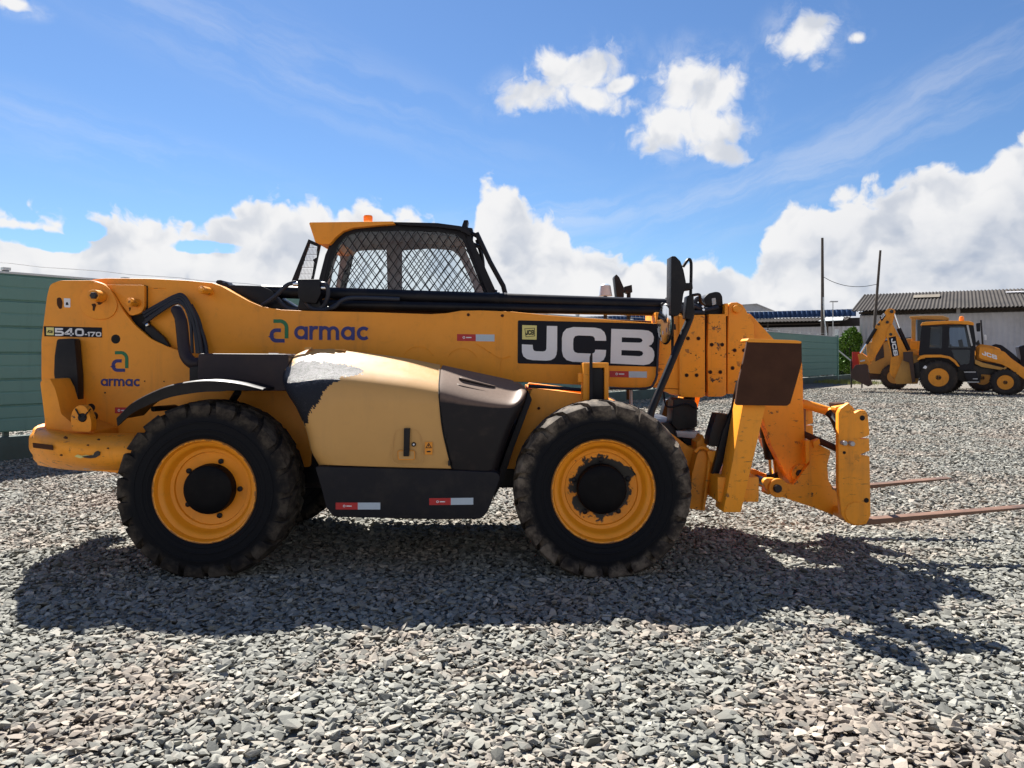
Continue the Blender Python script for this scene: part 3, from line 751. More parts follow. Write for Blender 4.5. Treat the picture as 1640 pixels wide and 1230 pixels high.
# ---- cab on the far side
cabp = [(500, 506), (502, 482), (508, 458), (521, 408), (532, 383), (546, 367), (572, 360), (640, 357), (700, 359), (735, 364), (752, 374), (766, 404), (795, 468), (804, 506)]
cabi = [(511, 505), (514, 484), (520, 458), (532, 416), (542, 392), (554, 378), (576, 371), (640, 368.5), (700, 370.5), (730, 375), (741, 384), (752, 408), (779, 468), (786, 505)]
cab = empty('cab', (0, 0, 0)); cab.parent = T; cab.location = -Vector(T.location); ORIG[cab.name] = Vector((0, 0, 0))
MB().prism(cabp, 7.38, 7.46, [cabi]).build('cab_frame', M['far_black'], cab)
scl = 8.22 / 7.36
farp = [(x0, y0) for x0, y0 in [(519, 500), (524, 470), (533, 425), (545, 392), (560, 376), (640, 372), (725, 376), (742, 392), (776, 470), (784, 500)]]
W1 = fillet([(541, 499), (546, 450), (557, 415), (564, 402), (580, 400), (619, 399), (621.5, 499)], 4)
W2 = fillet([(643, 499), (643, 400), (690, 397), (724, 400), (735, 410), (757, 455), (768, 499)], 4)
W0 = fillet([(519, 478), (529, 420), (536, 402), (544, 407), (545, 418), (536, 470), (531, 498)], 3)
MB().prism(farp, 8.18, 8.24, [W1, W2, W0]).build('far_panel', M['liner'], cab)
MB().prism(farp[1:-1], 8.26, 8.264).build('far_window', M['glass'], cab)
MB().prism(cabi, 7.40, 7.404).build('side_window', M['glass'], cab)
def grille(poly, off, sx, sy, w, th, phase=0):
    mb = MB()
    xs = [p[0] for p in poly]; ys = [p[1] for p in poly]
    x0, x1, y0, y1 = min(xs), max(xs), min(ys), max(ys)
    for sg in (-1, 1):
        k = sx / sy * sg
        c = x0 - (y1 - y0) * abs(k) - sx + phase
        while c < x1 + (y1 - y0) * abs(k) + sx:
            # line x = c + k*(y-y0)
            hit = []
            n = len(poly)
            for i in range(n):
                (ax, ay), (bx, by) = poly[i], poly[(i + 1) % n]
                fa, fb = ax - c - k * (ay - y0), bx - c - k * (by - y0)
                if (fa < 0) != (fb < 0):
                    tt = fa / (fa - fb); hit.append(ay + (by - ay) * tt)
            hit.sort()
            for a, b in zip(hit[::2], hit[1::2]):
                if b - a > 1: mb.ribbon([(c + k * (a - y0), a), (c + k * (b - y0), b)], w, off + sg * .003, th)
            c += sx
    return mb
grille(cabi, 7.355, 14.6, 21.5, 1.3, .007).build('window_grille', M['far_black'], cab)
grille(W2, 8.30, 13, 17, 1.35, .006, 5).build('window_grille', M['far_black'], cab)
grille(W1, 8.30, 13, 17, 1.0, .006, 2).build('window_grille', M['far_black'], cab)
MB().prism([(523, 376), (552, 366), (640, 361), (735, 368), (745, 380), (640, 371), (560, 376), (545, 388)], 7.44, 8.18).build('headlining', M['liner'], cab)
rf = MB().prism(fillet([(495, 357.5), (497, 356), (630, 354.5), (632, 358.5), (600, 361), (566, 364.5), (549, 370), (537, 380), (528, 391), (514, 391), (505, 388)], 1.2), 7.30, 8.34).build('cab_roof', M['yellow'], cab, .008)
MB().prism(fillet([(630, 355.5), (700, 357), (738, 362), (754, 372), (752, 377), (735, 368), (700, 363), (640, 360)], 1.5), 7.31, 8.33).build('roof_front', M['far_black'], cab, .008)
MB().lathe([(.045, 0), (.047, .045), (.040, .058), (.01, .062)], TELE.at(589.5, 354.5, 7.7), (0, 0, 1), 20).build('beacon', M['orange'], cab)
MB().box(TELE.at(502, 500, 7.36).x, TELE.at(800, 500, 7.36).x, 7.38, 8.3, .75, TELE.at(0, 501, 7.36).z).build('cab_body', M['far_black'], cab, .02)
# corner posts joining the two sides
for a in ((506, 500), (541, 384), (740, 384), (792, 500)):
    pass
for lo, hi in (((508, 500), (533, 392)), ((793, 500), (745, 378))):
    MB().ptube([(lo[0], lo[1], 7.41), (hi[0], hi[1], 7.41)], .035, 8).build('cab_post', M['far_black'], cab)
    l2, h2 = TELE.at(lo[0], lo[1], 7.41), TELE.at(hi[0], hi[1], 7.41)
    MB().tube([l2 + Vector((0, .83, 0)), h2 + Vector((0, .83, 0))], .035, 8).build('cab_post', M['far_black'], cab)
# operator seat and wheel inside the cab
seat = MB().box(-1.75, -1.25, 7.6, 8.05, 1.62, 1.74)
seat.prism(fillet([(556, 520), (548, 480), (556, 476), (568, 520)], 3), 7.62, 8.03).build('operator_seat', M['far_black'], cab, .02)
# perforated guard at the back of the roof
gp = [(494, 383), (512, 391), (499, 452), (466, 452)]
gi = [(494.5, 389), (508, 394.5), (507, 412), (501, 416), (503, 420), (500, 440), (497, 452), (474, 452), (482, 425)]
MB().prism(gp, 7.46, 7.52, [gi]).build('rear_guard_frame', M['far_black'], cab)
mb = MB()
for k in range(17):
    for r in range(6):
        x = 476 + k * 2.2 + (1.1 if r % 2 else 0); yb = 449 - r * 10.5
        xx = x + r * 1.6
        if inside((xx, yb - 4), gi): mb.ribbon([(xx - .5, yb), (xx + .9, yb - 8.5)], .45, 7.49, .004)
for r in range(7):
    yb = 450 - r * 10.5
    seg = [x for x in np.arange(470, 512, .5) if inside((x, yb - .6), gi)]
    if seg: mb.ribbon([(seg[0], yb - .6), (seg[-1], yb - .6)], .7, 7.49, .004)
mb.build('perforated_guard', M['liner'], cab)
# front of the cab: wiper arm, bars and lights
fg = MB().ptube([(763, 373, 7.35), (785, 420, 7.35), (806, 458, 7.35), (809, 470, 7.35)], .024, 8).build('front_guard_bar', M['far_black'], cab)
tag(fg)
MB().prism([(743, 352), (750, 352), (748, 364), (757, 365), (757, 372), (748, 386), (740, 384), (735, 374)], 7.4, 7.55).build('roof_lamp', M['far_black'], cab, .01)
for pts, r in (([(752, 372, 7.4), (764, 378, 7.4)], .02), ([(750, 388, 7.4), (772, 397, 7.4)], .02), ([(756, 376, 7.5), (756, 392, 7.45), (765, 410, 7.45)], .014), ([(764, 384, 7.5), (772, 412, 7.5), (774, 436, 7.5)], .02), ([(758, 396, 7.45), (776, 438, 7.45), (790, 466, 7.45)], .01), ([(757, 398, 7.5), (768, 420, 7.5)], .03), ([(788, 466, 7.4), (796, 468, 7.4)], .022)):
    MB().ptube(pts, r, 8, 4 if len(pts) > 2 else 0).build('guard_bracket', M['far_black'], cab)

# ---- mirrors, lamps and stalks by the front wheel
MB().ptube([(1041, 668, 6.10), (1047, 648, 6.12), (1072, 588, 6.2), (1090, 545, 6.26), (1104, 512, 6.3), (1106, 500, 6.3), (1105, 475, 6.3)], .030, 12, 5).build('mirror_stalk', M['black'], T)
ms = MB().prism(fillet([(1075, 410), (1082, 410), (1090, 418), (1095, 432), (1099, 452), (1099, 460), (1095, 470), (1091, 498), (1086, 506), (1074, 505)], 2), 6.18, 6.36).build('large_mirror', M['black'], T, .02)
MB().ptube([(1094, 427, 6.27), (1102, 416, 6.28), (1106, 418, 6.3), (1107, 430, 6.3), (1106, 475, 6.3)], .013, 8, 5).build('mirror_bracket', M['black'], ms)
MB().prism(fillet([(1097, 453), (1109, 453), (1110, 463), (1097, 465)], 2), 6.22, 6.36).build('mirror_clamp', M['black'], ms, .006)
MB().prism(fillet([(1101, 474), (1106, 472), (1109, 480), (1113, 500), (1108, 512), (1098, 510)], 2), 6.24, 6.36).build('stalk_joint', M['black'], T, .01)
MB().ptube([(1108, 473, 6.3), (1120, 472, 6.32), (1122, 482, 6.4), (1128, 488, 6.5)], .012, 8, 4).build('lamp_wire', M['black'], T)
# small round-backed mirror with visible glass
c = TELE.at(1063, 519, 6.3)
MN = Vector((-.86, -.51, 0)); ME = Vector((.51, -.86, 0))          # the glass looks back along the machine
sm = MB()
vs = []; fs = []
prof = [(1.0, -.3), (1.05, 0), (.92, .5), (.6, .85), (.1, 1.0)]
n = 28
for r, d in prof:
    for k in range(n):
        a = 2 * math.pi * k / n
        vs.append(c + ME * (.09 * r * math.cos(a)) - MN * (.035 * d + .02) + Vector((0, 0, .160 * r * math.sin(a))))
for i in range(len(prof) - 1):
    for k in range(n):
        fs.append((i * n + k, i * n + (k + 1) % n, (i + 1) * n + (k + 1) % n, (i + 1) * n + k))
fs.append(tuple(range((len(prof) - 1) * n, len(prof) * n)))
sm.add(vs, fs); sm = sm.build('small_mirror', M['black'], T)
vs = [c + (MN * .006 if k == 0 else ME * (.086 * math.cos(k * 2 * math.pi / n)) - MN * .006 + Vector((0, 0, .154 * math.sin(k * 2 * math.pi / n)))) for k in range(n + 1)]
MB().add(vs, [(0, k + 1, (k + 1) % n + 1) for k in range(n)]).build('mirror_glass', M['mirror'], sm)
fm = MB().prism(fillet([(984, 443), (987, 439), (992, 444), (999, 460), (999.5, 476), (988, 477)], 1.5), 8.05, 8.22).build('far_mirror', M['black'], T, .015)
MB().prism(fillet([(1000, 459), (1012, 456), (1013, 468), (1006, 470), (1000, 467)], 1), 8.08, 8.2).build('mirror_clamp', M['black'], fm, .01)
MB().ptube([(1007, 466, 8.14), (1006.5, 500, 8.14), (1006, 640, 8.14)], .022, 8).build('mirror_post', M['black'], T)
MB().lathe([(.075, 0), (.07, .02), (.055, .11), (.03, .13), (.01, .132)], TELE.at(969.5, 474, 8.1), (0, 0, 1), 18).build('marker_lamp', M['silver'], T)
MB().ptube([(969.5, 474, 8.1), (969.5, 640, 8.1)], .02, 8).build('lamp_post', M['black'], T)
MB().ptube([(1077, 505, 6.32), (1077, 566, 6.32)], .012, 8).build('mirror_rod', M['black'], T)
MB().prism(fillet([(1070, 519), (1082, 519), (1083, 528), (1071, 529)], 1), 6.28, 6.36).build('mirror_clamp', M['black'], sm, .004)
# hose reel end, work lamp on the boom head
hr = MB().prism(fillet([(1060, 484), (1105, 484), (1160, 488), (1160, 505), (1060, 503)], 3), 6.82, 7.2).build('hose_end', M['black'], T, .01)
for pts in ([(1086, 497, 6.78), (1110, 490, 6.76), (1128, 496, 6.78), (1150, 492, 6.8)], [(1112, 486, 6.8), (1118, 478, 6.78), (1124, 486, 6.78), (1118, 500, 6.78)], [(1090, 490, 6.74), (1098, 500, 6.74), (1128, 500, 6.76)]):
    MB().ptube(pts, .022, 8, 6).build('hydraulic_hose', M['hose'], T)
for (x, y) in ((1094, 497), (1127, 496), (1126, 491)): MB().pin(x, y, 6.73, 6.8, .012, 8).build('hose_fitting', M['chrome'], hr)
wl = MB().prism(fillet([(1127, 478), (1134, 470), (1146, 467), (1153, 468), (1157, 474), (1158, 490), (1130, 490)], 3), 6.80, 7.02).build('work_lamp', M['black'], T, .015)
MB().prism(fillet([(1140, 478), (1146, 477), (1147, 487), (1141, 489)], 1), 6.79, 6.80).build('lamp_lens', M['grey'], wl)
# guide bracket with black cylinder beside the front wheel
gb = MB().prism([(934, 581), (975, 581), (975, 660), (968, 660), (968, 589), (945, 589), (945, 660), (934, 660)], 6.44, 6.56).build('cylinder_bracket', M['yellow_worn'], T, .006)
MB().prism(fillet([(947, 592), (952, 588), (962, 588), (968, 596), (969, 660), (946, 660)], 2), 6.47, 6.6).build('lift_cylinder', M['black'], T, .02)
MB().prism([(944.5, 572), (946.5, 566), (949, 566), (949.5, 660), (944, 660)], 6.40, 6.42).build('rubber_flap', M['sill'], T)
MB().prism(fillet([(926, 598), (934, 598), (934, 612), (926, 612)], 1), 6.47, 6.52).build('bracket_lug', M['yellow_worn'], gb, .004)
MB().ptube([(1010, 622, 6.75), (1011, 660, 6.75)], .015, 8).build('steady_rod', M['grey'], T)
MB().ptube([(846, 618, 6.66), (900, 622, 6.64), (935, 625, 6.62)], .016, 8, 5).build('hydraulic_hose', M['hose'], T)
MB().ptube([(1052, 600, 6.67), (1054, 560, 6.67), (1056, 530, 6.67)], .010, 8, 5).ptube([(976, 622, 6.67), (1035, 622, 6.66), (1048, 612, 6.66), (1053, 598, 6.67)], .011, 8, 5).build('lamp_wire', M['hose'], T)

# ---- stuff hanging under the boom head and the stabilisers
MB().prism(fillet([(1078, 640), (1086, 638), (1112, 641), (1117, 648), (1117, 684), (1086, 690), (1076, 680)], 2), 6.62, 6.86).build('sensor_box', M['black'], T, .02)
MB().lathe([(.045, 0), (.05, .02), (.05, .5), (.04, .52)], TELE.at(1104, 712, 6.86), (0, 0, 1), 20).build('guard_tube', M['black'], T)
MB().prism([(1083, 690), (1121, 692), (1121, 703), (1085, 700)], 6.62, 6.98).build('mounting_plate', M['grey'], T, .004)
MB().prism([(1092, 702), (1122, 703), (1122, 718), (1100, 712)], 6.64, 6.94).build('mounting_block', M['black'], T)
MB().prism(fillet([(1116, 707), (1122, 704), (1126, 696), (1129, 705), (1133, 706), (1131, 720), (1116, 720)], 2), 6.5, 6.58).build('mounting_ear', M['yellow_worn'], T, .005)
MB().ptube([(1063, 628, 6.7), (1066, 648, 6.62), (1075, 652, 6.6), (1100, 647, 6.6), (1118, 655, 6.6)], .008, 6, 6).build('lamp_wire', M['black'], T)
MB().prism([(1055, 622), (1092, 624), (1092, 633), (1075, 631)], 6.74, 6.9).build('boom_stop', M['yellow_worn'], T)
def stabiliser(dy, near):
    f = TELE
    pt = lambda p: p
    sh = Vector((0, dy, 0))
    def mk(name, pts, o0, o1, mat, par, bev=.006, nme=None):
        mb = MB().prism(pts, o0, o1); mb.V = [v + sh for v in mb.V]; return mb.build(name, mat, par, bev)
    leg = mk('stabiliser_leg', [(1191, 640), (1229, 640), (1187, 821), (1158, 821)], 6.0, 6.25, M['yellow_worn'], T, .012)
    pad = mk('stabiliser_pad', fillet([(1197, 545), (1284, 548), (1284.5, 580), (1275, 615), (1266, 646), (1261, 650), (1180, 649), (1178, 645), (1183, 610), (1192, 572)], 2), 5.93, 5.965, M['rust'], T, .004)
    mk('pad_lip', fillet([(1196, 546), (1199, 542), (1275, 545), (1284, 547), (1283, 550), (1198, 548)], 1), 5.925, 6.10, M['yellow'], pad, .003)
    mk('pad_ear', fillet([(1205, 640), (1222, 560), (1262, 560), (1240, 640)], 3), 5.97, 6.03, M['yellow_worn'], pad, .004)
    lb = mk('lamp_box', fillet([(1148, 662), (1170, 664), (1168, 686), (1158, 716), (1135, 714), (1137, 698)], 2), 6.30, 6.46, M['black'], T, .015)
    mk('lamp_box', [(1158, 690), (1173, 655), (1182, 610), (1186, 640), (1166, 720), (1146, 775), (1140, 760)], 6.28, 6.34, M['black'], T, .006)
stabiliser(0, True)
stabiliser(2.05, False)
MB().ptube([(1164, 668, 6.3), (1174, 650, 6.28), (1181, 620, 6.2)], .008, 6, 5).build('lamp_wire', M['black'], T)
MB().box(1.62, 1.95, 6.1, 8.3, .55, .75).build('stabiliser_beam', M['yellow_worn'], T, .015)

# ---- boom nose, carriage, forks
MB().prism(fillet([(1200, 500), (1255, 560), (1284, 566), (1286, 600), (1287, 650), (1290, 720), (1293, 745), (1298, 758), (1296, 775), (1284, 784), (1270, 780), (1262, 768), (1236, 715), (1222, 670), (1205, 640), (1180, 600), (1180, 520)], 6), 6.86, 7.22).build('boom_nose', M['yellow_worn'], T, .01)
np_ = MB().pin(1282.5, 759, 6.80, 7.28, .034).build('nose_pin', M['steel'], T)
MB().pin(1282.5, 759, 6.83, 7.25, .085, 28).build('pin_boss', M['yellow_worn'], np_)
crg = fillet([(1222, 772), (1226, 766), (1240, 766), (1258, 774), (1272, 776), (1290, 750), (1297, 742), (1292, 712), (1294, 706), (1312, 712), (1331, 722), (1325, 745), (1327, 770), (1341, 790), (1343, 812), (1337, 826), (1300, 812), (1255, 797), (1230, 790)], 4)
cb = MB().prism(crg, 6.76, 6.82).build('carriage_bracket', M['yellow_worn'], T, .006)
twin(cb, .54)
MB().pin(1246.5, 783, 6.70, 7.40, .036).build('tilt_pin', M['steel'], cb)
MB().pin(1246.5, 782, 6.735, 6.765, .085, 28).build('pin_ring', M['yellow_worn'], cb)
MB().ptube([(1234, 785, 6.9), (1224, 780, 6.9)], .05, 12).build('tilt_knuckle', M['yellow_worn'], cb)
MB().ptube([(1228, 690, 7.04), (1234, 735, 7.04)], .055, 14).ptube([(1221, 640, 7.04), (1229, 700, 7.04)], .065, 14).build('tilt_cylinder', M['black'], T)
MB().ptube([(1233, 700, 7.03), (1238, 762, 7.03)], .034, 14).build('tilt_rod', M['chrome'], T)
MB().ptube([(1236, 758, 7.03), (1239, 772, 7.03)], .052, 14).build('tilt_eye', M['black'], T)
cfr = [(1343, 662), (1347, 654), (1360, 645), (1369, 662), (1372, 660), (1378, 657), (1386, 657), (1390, 664), (1393, 695), (1391, 698), (1376, 703), (1392, 702), (1393, 722), (1378, 728), (1393, 731), (1394.5, 826), (1388, 839), (1374, 842), (1358, 838), (1348, 826), (1343, 780)]
cf = MB().prism(cfr, 6.42, 6.48).build('carriage_frame', M['yellow_worn'], T, .006)
twin(cf, 1.2)
for z, r in ((665, .03), (832, .05)):
    MB().ptube([(1370, z, 6.5), (1370 - (1370 - 820) * 1.12 / 7.62, z - (z - 571) * 1.12 / 7.62, 7.62)], r, 14).build('carriage_bar', M['yellow_worn'], cf)
MB().pin(1371.5, 822, 6.412, 6.43, .095, 30).build('bar_end', M['yellow_worn'], cf)
for (x, y, r) in ((1381.5, 669.5, .022), (1388, 801.5, .021), (1352.5, 725, .013)): MB().pin(x, y, 6.415, 6.44, r, 16).build('frame_hole', M['hole'], cf)
MB().pin(1354, 710, 6.36, 6.44, .02, 10).pin(1366, 711, 6.37, 6.44, .022, 6).build('frame_bolt', M['grey'], cf)
MB().ptube([(1285, 646, 7.0), (1338, 662, 6.95)], .042, 12).build('top_bar', M['yellow_worn'], T)
MB().ptube([(1326, 660, 6.8), (1334, 668, 6.76), (1344, 690, 6.6), (1347, 694, 6.5)], .036, 10, 4).build('hydraulic_hose', M['black'], T)
MB().prism(fillet([(1338, 652), (1362, 648), (1370, 657), (1368, 664), (1356, 664), (1352, 680), (1345, 664), (1338, 658)], 2), 6.62, 6.72).build('frame_lug', M['yellow_worn'], cf, .006)
MB().prism([(1338, 646), (1357, 645), (1357, 656), (1340, 654)], 6.74, 6.9).build('lock_block', M['rust'], cf, .01)
MB().ptube([(1287, 695, 6.9), (1348, 722, 6.6)], .030, 12).build('fork_shaft', M['rust'], T)
MB().prism(fillet([(1290, 706), (1296, 706), (1296, 738), (1291, 744)], 2), 6.7, 6.78).prism(fillet([(1302, 708), (1312, 702), (1314, 710), (1304, 718)], 2), 6.72, 6.8).build('shaft_bracket', M['yellow_worn'], cf, .005)
def fork(Yc, z0, L):
    x0 = 2.86
    hw = .055
    pr = [(-.03, .88), (.0, .88), (.0, .10), (.02, .048), (.2, .048), (L, .015 + .10), (L, .003 + .10), (.2, 0), (.02, -.002), (-.03, .03)]
    loops = [[Vector((x0 + a, Yc - hw, z0 + b + max(0, a) * .03)) for a, b in pr]]
    MB().slab(loops, Vector((0, 2 * hw, 0))).build('fork_tine', M['fork'], T, .005)
fork(6.58, .275, 1.58); fork(7.58, .36, 1.42)

# ================================================================== THE BACKHOES
BK = Frame((19.55, 35.5), (math.cos(math.radians(28.8)), -math.sin(math.radians(28.8))))
z2 = lambda L: [(1360 + x / 5.857, 480 + y / 5.857) for x, y in L]
M['by'] = paint('backhoe_yellow_paint', (.80, .29, .014), dirt=(.20, .09, .03), dirtiness=.7)
M['by_dull'] = paint('faded_backhoe_yellow_paint', (.50, .25, .05), dirt=(.20, .12, .05), dirtiness=.7)
M['bucket'] = plain('rusty_bucket_steel', (.055, .032, .026), .7, .1, var=.4, scale=5)
def bk_wheel(root, fr, zx, zy, off, r, rr, w, rim=None):
    c = fr.at(1360 + zx / 5.857, 480 + zy / 5.857, off); c.z = r - .02
    v = fr.v
    wh = MB().lathe([(rr, .03), (rr + .03, 0), (r - .12, -.02), (r - .04, .0), (r, .05), (r, w - .05), (r - .04, w), (rr, w)], c, v, 48)
    N = 22
    e1 = v.cross(Vector((0, 0, 1))).normalized(); e2 = v.cross(e1)
    for s in (0, 1):
        for k in range(N):
            a = 2 * math.pi * (k + .5 * s) / N
            d0 = e1 * math.cos(a) + e2 * math.sin(a); t0 = -e1 * math.sin(a) + e2 * math.cos(a)
            wh.obox(c + d0 * r + v * (w * (.27 if s == 0 else .73)), d0 * .03, t0 * .035 + v * .0, v * w * .25)
    o = wh.build('tyre', M['btyre'], root)
    MB().lathe([(rr + .015, .0), (rr + .02, -.015), (rr - .02, -.01), (rr - .05, .06), (rr - .14, .09), (.02, .10)], c, v, 32).build('rim', rim or M['by'], o)
    MB().lathe([(rr * .47, .09), (rr * .45, .02), (rr * .3, .0), (.01, 0)], c, v, 10).build('hub', M['steel'], o)
M['btyre'] = plain('dusty_backhoe_tyre', (.035, .030, .027), .8, var=.35, scale=6, spec=.2, dirt=(.085, .06, .045), damt=.7)

P = BK.p0
B1 = empty('backhoe_loader', (P.x, P.y, 0), 'yellow backhoe loader with black cab, orange roof and folded digging arm', 'backhoe loader')
def bp(name, pts, o0, o1, mat, par=None, bev=.012, holes=(), fil=0, fr=BK):
    pts = z2(pts)
    if fil: pts = fillet(pts, fil)
    return MB(fr).prism(pts, o0, o1, [z2(h) for h in holes]).build(name, mat, par or B1, bev)
bk_wheel(B1, BK, 838, 736, 0, .76, .40, .48)
bk_wheel(B1, BK, 1465, 772, .12, .57, .30, .36)
bk_wheel(B1, BK, 905, 736, 1.75, .76, .40, .48)
bk_wheel(B1, BK, 1520, 772, 1.70, .57, .30, .36)
bp('backhoe_body', [(600, 600), (700, 560), (1000, 560), (1190, 560), (1500, 620), (1560, 690), (1500, 720), (1240, 700), (1230, 780), (1080, 770), (900, 720), (600, 740)], .55, 1.75, M['steel'])
bp('mudguard', [(635, 560), (665, 530), (700, 517), (860, 515), (945, 532), (1000, 570), (1038, 628), (1015, 625), (985, 590), (935, 553), (855, 540), (700, 543), (650, 568)], .0, .62, M['by'], fil=1)
bp('inner_guard', [(650, 560), (860, 540), (940, 555), (1010, 625), (1030, 680), (660, 690)], .5, .62, M['far_black'])
W_a = [(752, 455), (764, 255), (874, 252), (870, 455)]
W_b = [(932, 450), (942, 248), (1085, 246), (1118, 330), (1140, 455)]
W_c = [(960, 470), (1140, 470), (1125, 600), (1050, 610), (985, 545)]
cabo = [(650, 525), (680, 242), (1165, 228), (1190, 400), (1165, 650), (1045, 665), (985, 570), (920, 530), (700, 520)]
k1 = bp('cab_frame', cabo, .18, .24, M['far_black'], holes=(W_a, W_b, W_c), bev=0)
bp('cab_frame', [(680, 480), (700, 245), (1130, 245), (1160, 480)], 1.65, 1.71, M['far_black'], holes=([(740, 440), (760, 262), (850, 262), (850, 440)], [(905, 440), (905, 262), (1080, 260), (1115, 440)]), bev=0)
bp('cab_window', W_a, .20, .205, M['glass_dark'], k1, 0); bp('cab_window', W_b, .20, .205, M['glass_dark'], k1, 0); bp('cab_window', W_c, .20, .205, M['glass_dark'], k1, 0)
bp('cab_base', [(700, 470), (1150, 470), (1140, 640), (720, 600)], .3, 1.6, M['far_black'])
bp('operator_seat', [(860, 450), (850, 330), (890, 330), (900, 400), (960, 420), (960, 470)], .7, 1.2, M['far_black'])
bp('steering_column', [(1040, 470), (1020, 380), (1060, 370), (1080, 470)], .8, 1.0, M['far_black'])
bp('cab_roof', [(668, 240), (685, 215), (730, 207), (950, 197), (1120, 200), (1165, 212), (1172, 232), (1168, 240), (1100, 232), (950, 224), (700, 240)], .1, 1.75, M['by'], bev=.03)
MB(BK).lathe([(.10, 0), (.11, .12), (.08, .22), (.01, .24)], BK.at(1360 + 1055 / 5.857, 480 + 202 / 5.857, .6), (0, 0, 1), 14).build('beacon', M['orange'], B1)
bp('windscreen_post', [(1100, 240), (1118, 236), (1160, 430), (1145, 435)], .16, .2, M['grey'], k1, 0)
bn = bp('bonnet', [(1188, 440), (1225, 415), (1330, 428), (1420, 462), (1430, 500), (1420, 590), (1190, 600)], .55, 1.55, M['by'], bev=.05)
t = Txt(BK, (1360 + 1243 / 5.857, 480 + 478 / 5.857), (6.9, 2.1), (.9, 7.2), .16, .006)
la = bp('loader_arm', [(1215, 540), (1225, 440), (1300, 450), (1420, 478), (1450, 485), (1510, 550), (1640, 640), (1700, 690), (1720, 770), (1640, 745), (1500, 640), (1420, 600), (1250, 560)], .16, .36, M['by'], fil=2)
bp('loader_arm', [(1250, 545), (1260, 452), (1460, 490), (1520, 550), (1720, 690), (1730, 760), (1520, 660), (1420, 600)], 1.55, 1.75, M['by'], fil=2)
wide_letters(t); t.mb.build('brand_lettering', M['white'], la)
bp('lift_ram', [(1180, 560), (1250, 590), (1450, 640), (1470, 620), (1480, 640), (1450, 665), (1240, 630), (1180, 600)], .2, .32, M['by_dull'])
bp('cab_step', [(1075, 672), (1195, 672), (1225, 775), (1110, 775)], .12, .5, M['far_black'])
for a, b in ((1078, 674), (1160, 738), (1108, 768)):
    bp('step_tread', [(a, b), (a + (110 if b != 738 else 45), b), (a + (110 if b != 738 else 45), b + 9), (a, b + 9)], .10, .14, M['grey'], bev=0)
bp('exhaust_stack', [(1228, 190), (1244, 190), (1262, 418), (1244, 418)], .7, .8, M['steel'])
bp('side_mirror', [(1190, 222), (1230, 215), (1230, 298), (1196, 300)], .1, .2, M['far_black'], fil=1.5)
bp('marker_lamp', [(1266, 335), (1275, 325), (1288, 332), (1290, 380), (1268, 380)], .7, .8, M['white'], fil=.8)
bp('bonnet_rail', [(1190, 400), (1215, 375), (1230, 420), (1190, 430)], .5, .6, M['steel'])
# digging arm
dip = bp('dipper_arm', [(338, 110), (355, 88), (395, 80), (428, 95), (430, 115), (408, 210), (375, 300), (330, 385), (215, 580), (150, 575), (190, 480), (250, 240), (285, 200)], .80, 1.15, M['by'], fil=2)
bp('digging_boom', [(345, 330), (372, 255), (405, 222), (440, 290), (500, 400), (545, 490), (525, 620), (520, 745), (450, 755), (395, 715), (378, 670), (385, 600), (395, 520)], .74, .80, M['by'], fil=2)
bp('digging_boom', [(345, 330), (372, 255), (405, 222), (440, 290), (500, 400), (545, 490), (525, 620), (520, 745), (450, 755), (395, 715), (378, 670), (385, 600), (395, 520)], 1.15, 1.21, M['by'], fil=2)
bp('arm_panel', [(370, 355), (436, 342), (470, 520), (404, 537)], .73, .738, M['decal_black'], bev=0)
t = Txt(BK, (1360 + 428 / 5.857, 480 + 358 / 5.857), (1.68, 8.0), (-7.0, 1.5), .73, .006); wide_letters(t); t.mb.build('arm_lettering', M['white'], dip)
bp('arm_panel', [(285, 165), (325, 120), (345, 150), (305, 205)], .785, .795, M['decal_black'], bev=0)
t = Txt(BK, (1360 + 290 / 5.857, 480 + 162 / 5.857), (1.6, -2.0), (3.0, 3.6), .785, .006); wide_letters(t); t.mb.build('arm_lettering', M['white'], dip)
for (x, y, r) in ((398, 110, .085), (358, 210, .07), (275, 230, .06), (390, 325, .07), (470, 700, .09)): MB(BK).pin(1360 + x / 5.857, 480 + y / 5.857, .70, 1.25, r, 14).build('arm_pin', M['steel'], dip)
def rod(name, a, b, r, mat, off=.95, fr=BK, par=None):
    A = fr.at(1360 + a[0] / 5.857, 480 + a[1] / 5.857, off); Bp = fr.at(1360 + b[0] / 5.857, 480 + b[1] / 5.857, off)
    return MB(fr).tube([A, Bp], r, 12).build(name, mat, par or B1)
rod('ram_rod', (418, 125), (478, 300), .045, M['chrome']); rod('ram_cylinder', (465, 270), (560, 475), .10, M['black'])
rod('ram_rod', (105, 500), (170, 400), .045, M['chrome'], .70); rod('ram_cylinder', (160, 415), (248, 270), .09, M['black'], .70)
bp('bucket_link', [(80, 515), (120, 500), (180, 545), (205, 600), (170, 615), (95, 610), (90, 560)], .78, 1.2, M['by'], fil=1)
bp('link_pin_cap', [(100, 572), (145, 560), (150, 575), (105, 585)], .72, .78, M['grey'])
bp('digging_bucket', [(18, 700), (25, 660), (62, 612), (165, 602), (172, 690), (212, 800), (180, 815), (55, 755), (20, 735)], .62, 1.4, M['bucket'], fil=1, bev=.02)
bp('stabiliser_leg', [(505, 490), (597, 488), (600, 572), (622, 770), (590, 780), (562, 590), (508, 572)], .22, .42, M['bucket'])
bp('stabiliser_leg', [(515, 490), (600, 488), (605, 572), (627, 770), (595, 780), (567, 590), (515, 572)], 1.65, 1.85, M['bucket'])
bp('rear_frame', [(500, 560), (640, 520), (660, 700), (640, 790), (440, 790), (430, 740)], .6, 1.5, M['by_dull'])
bp('slew_post', [(595, 470), (660, 470), (655, 580), (600, 570)], .7, 1.2, M['by'])
bp('tail_lamp', [(690, 640), (712, 616), (732, 630), (720, 650)], -.03, .06, M['white'], fil=.5)

